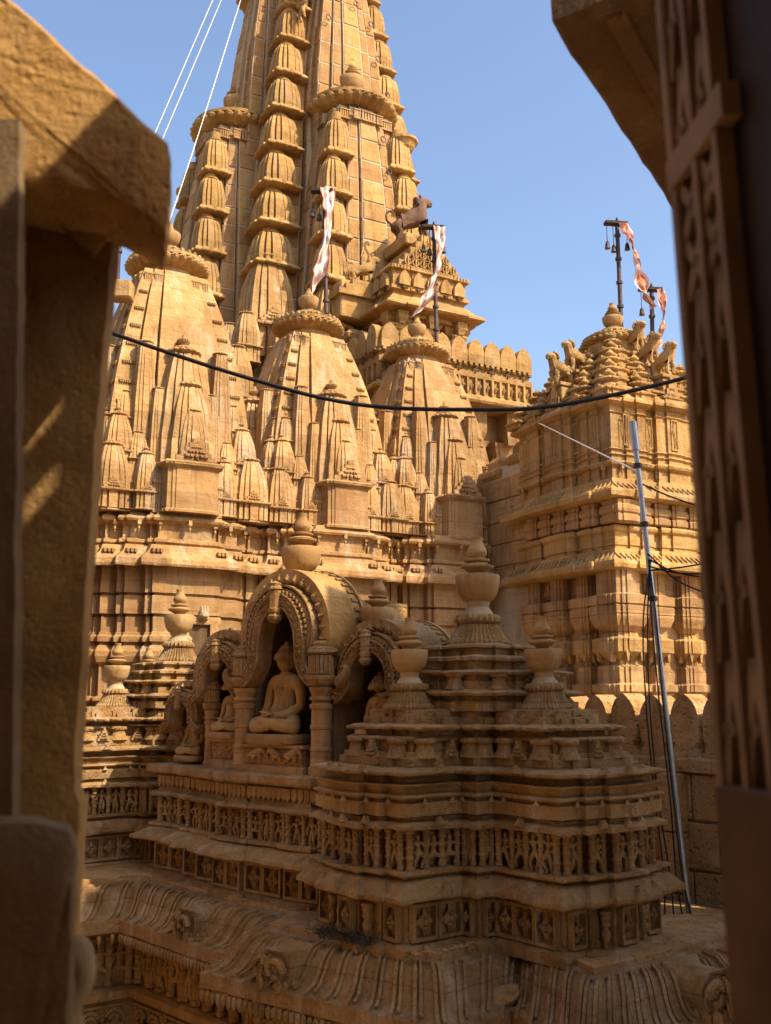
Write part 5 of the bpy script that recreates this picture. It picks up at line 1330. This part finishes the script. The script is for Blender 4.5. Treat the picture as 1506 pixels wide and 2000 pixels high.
for x in (6.3, 7.0, 7.7):
    pb = MB().sweep(ratha(.14, [(.5, .1)]), [(.02, 1.5), (0, 4.0), (.05, 4.1), (.08, 4.2), (.05, 4.25), (.1, 4.4), (.15, 4.5)]); pb.sweep(rect(-.13, .13, -.45, .45), [(-.05, 4.45), (0, 4.6), (0, 5.02)]); pb.sweep(rect(-.45, .45, -.12, .12), [(-.05, 4.46), (0, 4.61), (0, 5.03)])
    pb.wear(.006, 4).build('hall_pillar', PINK, PP, (x, 2.55, 0))
# ------------------------------------------------------------------ flag poles and flags
def flag(base, top, lbl, cloth, pts, lean, wd=.16, bells=3):
    B, Tp = Vector(base), Vector(top)
    R = thing('flag_pole', lbl[0], 'flagpole', base, 0, 'iron flagpoles on the temple roofs'); d = Tp - B
    MB().tube([(0, 0, 0), tuple(d * .5), tuple(d)], .032, 10).build('pole', IRON, R, smooth=True)
    for k in range(5): MB().lathe([(.03, -.03), (.05, -.02), (.05, .02), (.03, .03)], 10).build('collar', IRON, R, tuple(d * (.1 + .2 * k)))
    o = MB().box(-.20, .16, -.06, .06, -.02, .03, .006).lathe([(.03, .03), (.02, .08), (0, .12)], 8).lathe([(.0, -.06), (.03, -.04), (.03, .02)], 8, (.14, 0, 0)).build('bracket', WOOD, R, tuple(d), lean)
    for k in range(bells):
        x = -.17 + .10 * k if k < 2 else .15
        MB().tube([(x, 0, 0), (x, .0, -.30 - .05 * (k % 2))], .006, 5).lathe([(.045, -.42), (.035, -.37), (.03, -.33), (.012, -.30)], 10, (x, 0, -.05 * (k % 2))).build('bell', IRON, o)
    me = bpy.data.meshes.new('flag'); P_ = [Vector(p) for p in pts]; vs = []; fs = []; uvs = []
    P_ = [P_[0] * 2 - P_[1]] + P_ + [P_[-1] * 2 - P_[-2]]; path = []
    for i in range(1, len(P_) - 2):
        for k in range(8):
            t = k / 8; a, b_, c, e = P_[i - 1:i + 3]; path.append(.5 * ((2 * b_) + (c - a) * t + (2 * a - 5 * b_ + 4 * c - e) * t * t + (-a + 3 * b_ - 3 * c + e) * t ** 3))
    path.append(P_[-2]); m_ = 8; n = len(path)
    for i, p in enumerate(path):
        t = i / (n - 1); sd = Vector((math.cos(lean + .5 * t), math.sin(lean + .5 * t), .10))
        for j in range(m_ + 1):
            u = j / m_ - .5; nn = Vector((-sd.y, sd.x, 0))
            q = p + sd * (u * wd * .8 * (1 + .3 * math.sin(t * 9 + 1)) * math.cos(.9 * t * t + .5 * math.sin(t * 7))) + nn * (u * wd * 1.0 * math.sin(.9 * t * t + .5 * math.sin(t * 7)) + .03 * math.sin(u * 14 + t * 6) + .04 * math.sin(t * 23 + u * 4)) + noise.noise_vector(p * 7 + Vector((u * 3, 0, 0))) * .03
            vs.append(tuple(q)); uvs.append((u + .5, t))
    for i in range(n - 1):
        for j in range(m_): a = i * (m_ + 1) + j; fs.append((a, a + 1, a + m_ + 2, a + m_ + 1))
    me.from_pydata(vs, [], fs); uv = me.uv_layers.new(name='UVMap')
    for l in me.loops: uv.data[l.index].uv = uvs[l.vertex_index]
    for p in me.polygons: p.use_smooth = True
    me.materials.append(cloth); o = put('flag', me); tag(o, lbl[1], 'flag', 'red and white temple flags'); return R
flag((-.873, 14.3, 5.62), (-.925, 14.3, 7.56), ('pole standing on the middle front spire behind its finial', 'white flag with red marks hanging straight then blown left, above the middle front spire'), CLOTH_W,
     [(-.86, 14.22, 7.58), (-.84, 14.18, 7.2), (-.86, 14.16, 6.8), (-.92, 14.15, 6.45), (-.99, 14.15, 6.15), (-1.10, 14.16, 5.88)], .05, .21, 2)
flag((.80, 15.3, 5.55), (.775, 15.3, 7.46), ('pole standing on the right front spire, in front of the lion porch', 'white and red flag drooping left across the lion porch'), CLOTH_W,
     [(.86, 15.2, 7.44), (.87, 15.16, 7.1), (.82, 15.14, 6.7), (.70, 15.12, 6.35), (.58, 15.12, 6.1), (.40, 15.12, 5.88)], .1, .19, 3)
flag((3.584, 14.8, 5.35), (3.589, 14.8, 7.28), ('tallest pole on the right, beside the finial of the bell roof', 'long red and white flag bellying to the right against blue sky'), CLOTH_R,
     [(3.66, 14.72, 7.26), (3.76, 14.7, 7.0), (3.84, 14.7, 6.7), (3.88, 14.7, 6.4), (3.93, 14.7, 6.1), (4.06, 14.7, 5.86)], .15, .20, 3)
flag((4.06, 14.9, 4.8), (4.10, 14.9, 6.24), ('short pole behind the lions of the bell roof, at the right', 'small flag curling left behind the lions on the bell roof'), CLOTH_R,
     [(4.22, 14.85, 6.22), (4.25, 14.82, 5.9), (4.22, 14.82, 5.6), (4.12, 14.82, 5.35), (3.98, 14.82, 5.16), (3.88, 14.82, 5.02)], .1, .16, 1)
o = thing('flag_pole', 'pole rising beside the crown of the leftmost spire, cut off by the left eave block', 'flagpole', (-3.62, 13.0, 5.55), 0, 'iron flagpoles on the temple roofs')
MB().tube([(0, 0, 0), (.0, 0, 1.3)], .035, 10).build('pole', IRON, o, smooth=True); MB().lathe([(.035, -.03), (.055, -.02), (.055, .02), (.035, .03)], 10).build('collar', IRON, o, (0, 0, .45))
MB().box(-.22, .22, -.12, .12, -.25, .0, .02).wear(.008, 6).build('socket_block', GOLD, o)
# ------------------------------------------------------------------ ropes, cables, leaning pole
def line(name, lbl, cat, pts, r, mat, n=6, grp=None, sm=10):
    P_ = [Vector(p) for p in pts]
    if len(P_) > 2:
        Q = [P_[0] * 2 - P_[1]] + P_ + [P_[-1] * 2 - P_[-2]]; out = []
        for i in range(1, len(Q) - 2):
            for k in range(sm):
                t = k / sm; a, b_, c, e = Q[i - 1:i + 3]; out.append(.5 * ((2 * b_) + (c - a) * t + (2 * a - 5 * b_ + 4 * c - e) * t * t + (-a + 3 * b_ - 3 * c + e) * t ** 3))
        P_ = out + [P_[-1]]
    return tag(MB().tube(P_, r, n).build(name, mat, smooth=True), lbl, cat, grp)
line('black_cable', 'thick black cable sagging across the whole view in front of the spires', 'cable',
     [(-1.75, 4.0, 1.74), (-1.185, 4.0, 1.51), (-.569, 4.0, 1.2976), (-.11, 4.0, 1.183), (.367, 4.0, 1.1615), (.72, 4.0, 1.183), (1.245, 4.0, 1.302), (1.75, 4.0, 1.46)], .0088, RUBBER, 8)
g = 'white ropes down from the tower top'
line('rope', 'leftmost of the three white ropes across the sky', 'rope', [(-2.9, 16.6, 13.2), (-4.05, 15.3, 8.3)], .007, ROPE, 5, g)
line('rope', 'middle white rope, close beside the leftmost one', 'rope', [(-2.75, 16.6, 13.2), (-3.95, 15.3, 8.1)], .007, ROPE, 5, g)
line('rope', 'right hand white rope, running down to the leftmost spire past the left eave block', 'rope', [(-2.45, 17.6, 14.6), (-3.35, 14.2, 6.6), (-3.9, 13.6, 5.4)], .007, ROPE, 5, g)
PB, PT = Vector((1.972, 7.0, -1.42)), Vector((1.803, 7.2, 1.90))
o = thing('leaning_pole', 'thin galvanised pole leaning left in front of the bell roof shrine', 'pole', tuple(PB)); d = PT - PB
MB().tube([(0, 0, 0), tuple(d * .5), tuple(d)], .019, 12).build('pole', STEEL, o, smooth=True)
MB().tube([tuple(d * .965), tuple(d * 1.03)], .028, 12).build('pole_cap', STEEL, o, smooth=True)
for k in (.64, .80, .93): MB().lathe([(.02, -.02), (.032, -.015), (.032, .015), (.02, .02)], 10).build('clamp', IRON, o, tuple(d * k))
line('wire', 'thin pale wire from the terrace corner down to the leaning pole', 'wire', [(2.20, 15.4, 4.35), (1.83, 7.2, 1.62)], .006, ROPE, 5)
g = 'thin black wires by the leaning pole'
for k in range(4):
    x = 1.80 + .015 * k
    line('wire', ['wire hugging the leaning pole closest, down to the roof', 'wire hanging left of the pole over the battlements', 'wire that loops slack beside the battlement wall', 'wire dropping from the clamp to the base of the pole'][k], 'wire',
         [(1.845 + .005 * k, 7.12, .98), (1.86 - .03 * k, 7.05, .55), (1.87 - .045 * k + .02 * (k % 2), 7.02, .0), (1.90 - .05 * k + .03 * (k % 2), 7.0, -.6), (1.93 - .04 * k, 6.98, -1.1), (1.98 - .06 * k, 6.97, -1.40)], .0055, RUBBER, 5, g)
for k, (z0, z1) in enumerate(((1.02, .62), (.98, .80), (.93, .86), (.90, .98))):
    line('wire', ['lowest of the wires running right from the pole', 'second wire to the right of the pole, sagging under the eave', 'third wire to the right of the pole', 'wire to the right of the pole, highest at its end'][k], 'wire',
         [(1.84, 7.12, z0), (2.05, 7.0, (z0 + z1) / 2 - .03), (2.5, 6.9, z1)], .006, RUBBER, 5, g)
line('wire', 'wire from the upper pole to the right across the shrine eave', 'wire', [(1.815, 7.2, 1.55), (2.05, 7.0, 1.38), (2.5, 6.8, 1.18)], .006, RUBBER, 5, g)
line('wire', 'short wire standing against the foot of the battlement wall', 'wire', [(2.16, 6.6, -1.55), (2.165, 6.6, -1.2), (2.19, 6.6, -.95)], .006, RUBBER, 5, g)
# dry twigs left on the roof beside the plinth
tw = MB(); r2 = random.Random(3)
for i in range(420):
    a = r2.uniform(0, 1); x = -.22 + .44 * a + r2.gauss(0, .02); y = r2.gauss(0, .035); z = abs(r2.gauss(0, .022)); d = Vector((r2.uniform(-1, 1), r2.uniform(-1, 1), r2.uniform(-.2, .9))).normalized() * r2.uniform(.02, .05)
    tw.tube([(x, y, z), (x + d.x, y + d.y, z + d.z)], .0025, 3)
_tw = put('twig_heap', tw.mesh('twig_heap', STRAW), None, P(-1.13, -.04, -1.345), PH + rad(-84)); _tw['kind'] = 'stuff'; tag(_tw, 'dark heap of dry twigs on the roof at the near pavilion plinth', 'twigs')
rb = MB()
for i in range(26):
    s = r2.uniform(.008, .022); rb.merge(MB().lathe([(0, -.5), (.8, -.2), (1, .2), (.5, .7), (0, .8)], 6).wear(.15, 2, i), Matrix.Translation((r2.uniform(-.22, .22), r2.gauss(0, .03), 0)) @ Matrix.Scale(s, 4))
o = put('mortar_rubble', rb.mesh('mortar_rubble', ROUGH), None, P(-.80, -.56, -1.345), PH); o['kind'] = 'stuff'; tag(o, 'crumbled mortar lumps along the near pavilion plinth', 'rubble')
# ------------------------------------------------------------------ foreground left: pillar, eave block, rounded post
def slab(pts, y0, y1, seg=14, dx=0, dz=0):
    """thick block: outline in x-z at y0, carried back to y1 (shifted dx, dz), densely cut so its faces can wear"""
    n = len(pts); out = []
    for i in range(n):
        a, c = pts[i], pts[(i + 1) % n]; k = max(1, int(math.hypot(c[0] - a[0], c[1] - a[1]) / .012))
        for j in range(k): out.append((a[0] + (c[0] - a[0]) * j / k, a[1] + (c[1] - a[1]) * j / k))
    b = MB(); rings = []; cx = sum(p[0] for p in out) / len(out); cz = sum(p[1] for p in out) / len(out)
    for k in (0, .25, .5, .75, .94): rings.append([(cx + (x - cx) * k, y0 - .003 * (1 - k), cz + (z - cz) * k) for x, z in out])
    for j in range(seg + 1):
        t = j / seg; e = .008 if j in (0, seg) else 0
        rings.append([(x + dx * t - (x - cx) * e, y0 + .006 + (y1 - y0) * t, z + dz * t - (z - cz) * e) for x, z in out])
    b.loft(rings, True); return b
LP = thing('worn_pillar', 'worn stone pillar at the left edge with two small spots of sun on it', 'pillar', (0, 0, 0))
def wbox(x0, x1, y0, y1, z0, z1, st, amp, fr, xs=None):
    """box cut into small squares so its faces can wear; xs(z) moves its right edge"""
    nx, ny, nz = (max(1, round(abs(q) / st)) for q in (x1 - x0, y1 - y0, z1 - z0)); B = MB()
    def face(f, na, nb):
        n0 = len(B.v)
        for i in range(na + 1):
            for j in range(nb + 1): B.v.append(f(i / na, j / nb))
        for i in range(na):
            for j in range(nb): q = n0 + i * (nb + 1) + j; B.f.append((q, q + nb + 1, q + nb + 2, q + 1))
    X = lambda a, z: x0 + (x1 + (xs(z) if xs else 0) - x0) * a; Yf = lambda a: y0 + (y1 - y0) * a; Zf = lambda a: z0 + (z1 - z0) * a
    face(lambda a, c: (X(a, Zf(c)), y0, Zf(c)), nx, nz); face(lambda a, c: (X(1, Zf(c)), Yf(a), Zf(c)), ny, nz); face(lambda a, c: (X(1 - a, Zf(c)), y1, Zf(c)), nx, nz)
    face(lambda a, c: (X(a, z1), Yf(c), z1), nx, ny)
    return B.wear(amp, fr).wear(amp * .6, fr * 3.3)
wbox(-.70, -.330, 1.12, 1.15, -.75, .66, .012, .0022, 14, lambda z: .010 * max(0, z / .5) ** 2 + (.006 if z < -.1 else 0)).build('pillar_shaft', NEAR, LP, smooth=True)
wbox(-.66, -.345, .98, 1.0, -.75, .60, .012, .0016, 16, lambda z: -.055 * (z + .1)).build('pillar_facing', POST, LP, smooth=True)  # greyer than the shaft: shade on the front put into the colour
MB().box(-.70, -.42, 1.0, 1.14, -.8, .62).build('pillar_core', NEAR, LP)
b = slab([(-.66, .64), (-.372, .545), (-.335, .505), (-.318, .53), (-.295, .555), (-.28, .565), (-.30, .59), (-.42, .64), (-.66, .70)], 1.10, 1.15, 6, -.02, 0); b.wear(.010, 14); b.build('bracket', NEAR, LP, smooth=True)
EB = thing('eave_block', 'big overhanging eave stone at upper left, half in sun with a slanting shadow', 'eave', (0, 0, 0))
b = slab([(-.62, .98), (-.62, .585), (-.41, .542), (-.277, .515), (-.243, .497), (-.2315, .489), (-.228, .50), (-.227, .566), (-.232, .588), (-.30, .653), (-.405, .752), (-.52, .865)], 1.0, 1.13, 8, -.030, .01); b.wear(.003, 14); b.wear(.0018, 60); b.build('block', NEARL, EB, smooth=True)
PO_ = thing('rounded_post', 'short round topped stone post in shadow at the lower left corner', 'post', (0, 0, 0))
rp2 = [(-.40, -.6), (-.265, -.6), (-.272, -.30), (-.274, -.16), (-.276, -.128), (-.284, -.112), (-.315, -.104), (-.345, -.104), (-.362, -.112), (-.368, -.135), (-.372, -.3)]
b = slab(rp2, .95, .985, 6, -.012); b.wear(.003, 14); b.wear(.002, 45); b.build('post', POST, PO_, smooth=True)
SC = thing('carved_bracket', 'pale scrolled bracket peeping out behind the rounded post at lower left', 'bracket', (-.322, 1.10, -.262))
b = skin([(0, 0, .03, .02), (.018, 0, .015, .022), (.026, 0, -.012, .020), (.012, 0, -.034, .018), (.006, 0, -.06, .016), (.018, 0, -.085, .018), (.010, 0, -.11, .018), (.0, 0, -.14, .02), (.012, 0, -.17, .02), (.004, 0, -.22, .022)], [(i, i + 1) for i in range(9)], 2)
b.v = [(x * .75, y * .75, z * .8) for x, y, z in b.v]; b.build('scroll', POST, SC, smooth=True)
# ------------------------------------------------------------------ foreground right: eave slab and pierced screen
ang = rad(59.7)
ES = thing('overhead_eave', 'dark stone eave slab slanting down from the top at the upper right', 'eave', (.287, 1.6, 1.156), ang)
# local x runs along the eave, away from the camera; local y runs left-away
b = MB().sweep(rect(0, 4.2, -.95, .0), [(-.012, 0), (0, .012), (0, .075), (-.012, .088), (-.30, .15)], .05); b.wear(.006, 8); b.build('slab', BROWN, ES, (0, 0, 0))
for y in (-.11, -.19): MB().box(.02, 4.1, y - .018, y + .018, -.016, .003, .004).wear(.002, 9).build('groove_fillet', BROWN, ES)
b = MB().sweep(rect(.26, 4.2, -.95, -.27), [(0, -.16), (.02, -.14), (.02, -.02), (0, .004)], .06).wear(.006, 8); b.build('beam', BROWN, ES)
for x in (.9, 1.7, 2.5): MB().prismy([(-.12, 0), (-.02, -.16), (.12, -.2), (.12, 0)][::-1], -.10, .10).build('eave_bracket', BROWN, ES, (x, -.35, -.14), rad(90))
JS = thing('pierced_screen', 'blurred brown pierced screen panel close by at the right edge', 'screen', (.2636, .82, 0), 0); JS.rotation_euler = (0, -.022, 0); JS.scale = (1.17, 1.17, 1.17)
jr = math.atan2(-.10, .006)           # the panel runs from its far upright edge back towards the window
def pbar(a, c, wd, th):
    A = Vector((a[0], 0, a[1])); C = Vector((c[0], 0, c[1])); u = (C - A).normalized(); s = Vector((-u.z, 0, u.x)) * wd / 2; t = Vector((0, th, 0))
    return MB().loft([[tuple(q - s - t), tuple(q + s - t), tuple(q + s + t), tuple(q - s + t)] for q in (A, C)])
MB().box(0, .014, -.008, .008, -.6, 1.10, .002).build('stile', WOODP, JS, (0, 0, 0), jr)
for x0, x1 in ((.014, .050), (.050, .086)):
    xm = (x0 + x1) / 2
    for k in range(10):
        z = -.06 + .085 * k; h_ = .085
        if k % 5 == 4:      # a course of small crossed squares
            for q in range(2):
                pbar((x0, z + q * h_ / 2), (x1, z + (q + 1) * h_ / 2), .010, .005).build('lattice_bar', WOODP, JS, (0, 0, 0), jr); pbar((x1, z + q * h_ / 2), (x0, z + (q + 1) * h_ / 2), .010, .005).build('lattice_bar', WOODP, JS, (0, 0, 0), jr)
        else:
            for A, C in (((x0, z), (xm, z + h_)), ((x1, z), (xm, z + h_)), ((x0, z + h_ * .5), (xm, z + h_ * .5))):
                pbar(A, C, .008, .005).build('lattice_bar', WOODP, JS, (0, 0, 0), jr)
    MB().box(x1 - .004, x1 + .004, -.008, .008, -.06, .79).build('stile', WOODP, JS, (0, 0, 0), jr)
MB().box(-.0, .105, -.010, .010, -.6, -.052, .003).wear(.002, 20).build('base_panel', PANELW, JS, (0, 0, 0), jr)
for z in (.38, .79): MB().box(0, .105, -.009, .009, z - .012, z + .012).build('rail', WOODP, JS, (0, 0, 0), jr)
MB().box(.086, .62, .004, .030, -1.2, .80).build('dark_frame', WOOD, JS, (0, 0, 0), jr)
MB().box(.014, .098, .012, .016, -.06, .80).build('back_board', WOOD, JS, (0, 0, 0), jr)
# upper board added unseen for shade, two holes shaped for the pillar's sun spots
for x0, x1, z0, z1 in ((.0, .059, .80, 1.10), (.082, .62, .80, 1.10), (.059, .082, .80, .838), (.059, .082, .870, .910), (.059, .082, .950, 1.10)):
    MB().box(x0, x1, .004, .012, z0, z1).build('shade_board', WOOD, JS, (0, 0, 0), jr)
# ------------------------------------------------------------------ the house the picture is taken from
HB = thing('viewing_house', 'sandstone house with the window the view is seen from, outside the picture', 'house', (0, 0, 0))
MB().box(-7.5, 1.2, -4.5, -.9, -4.6, 8.0).build('wall', GOLD, HB)
for k in range(4):
    w_ = MB().box(-.4, .4, -.02, .06, 0, 1.4, .02).build('window', TAN, HB, (-6.5 + 1.5 * k, -.88, .4)); MB().box(-.3, .3, .05, .065, .1, 1.3).build('pane', DARK, w_)
# ------------------------------------------------------------------ unseen buildings added to shade the court, court floor, ground
WB = thing('added_sky_blocker', 'unseen sandstone building added on the left to cut sky light in the court', 'building', (0, 0, 0))  # unseen, added to block sky light from the near stonework
MB().sweep(rect(-8.0, -4.0, -.8, 7.2), [(0, -4.6), (0, 3.6), (.14, 3.65), (.16, 3.8), (0, 3.9), (0, 4.4)], .6).wear(.01, 2).build('wall', GOLD, WB)
for k in range(4):
    w_ = MB().box(-.02, .08, -.4, .4, 0, 1.5, .02).build('window', TAN, WB, (-4.0, .4 + 1.8 * k, .6)); MB().box(.07, .09, -.28, .28, .12, 1.38).build('pane', DARK, w_)
GB = thing('added_shade_building', 'unseen flat roofed sandstone building added on the right to shade the court', 'building', (0, 0, 0))  # unseen, placed and sized so its shadow covers the court
GX0, GX1, GY0, GY1, GZ = 3.55, 4.4, .9, 5.80, 5.35
MB().sweep(rect(GX0, GX1, GY0, GY1), [(0, -4.6), (0, GZ - .5), (.12, GZ - .45), (.15, GZ - .3), (.0, GZ - .2), (0, GZ)], .5).wear(.01, 2).build('wall', GOLD, GB)
for k in range(3):
    w_ = MB().box(-.08, .02, -.4, .4, .0, 1.5, .02).build('window', TAN, GB, (GX0, 1.7 + 1.4 * k, .8)); MB().box(-.09, -.07, -.28, .28, .12, 1.38).build('pane', DARK, w_)
for k in range(14): MB().prismy([(.15, 0), (.15, .25), (0, .42), (-.15, .25), (-.15, 0)][::-1], -.08, .08).build('merlon', GOLD, GB, (GX0 + .2, GY0 + .3 + .34 * k, GZ), rad(-90))
o = MB().add([(-900, -900, -4.6), (900, -900, -4.6), (900, 900, -4.6), (-900, 900, -4.6)], [(0, 1, 2, 3)]).build('ground', EARTH); o['kind'] = 'structure'
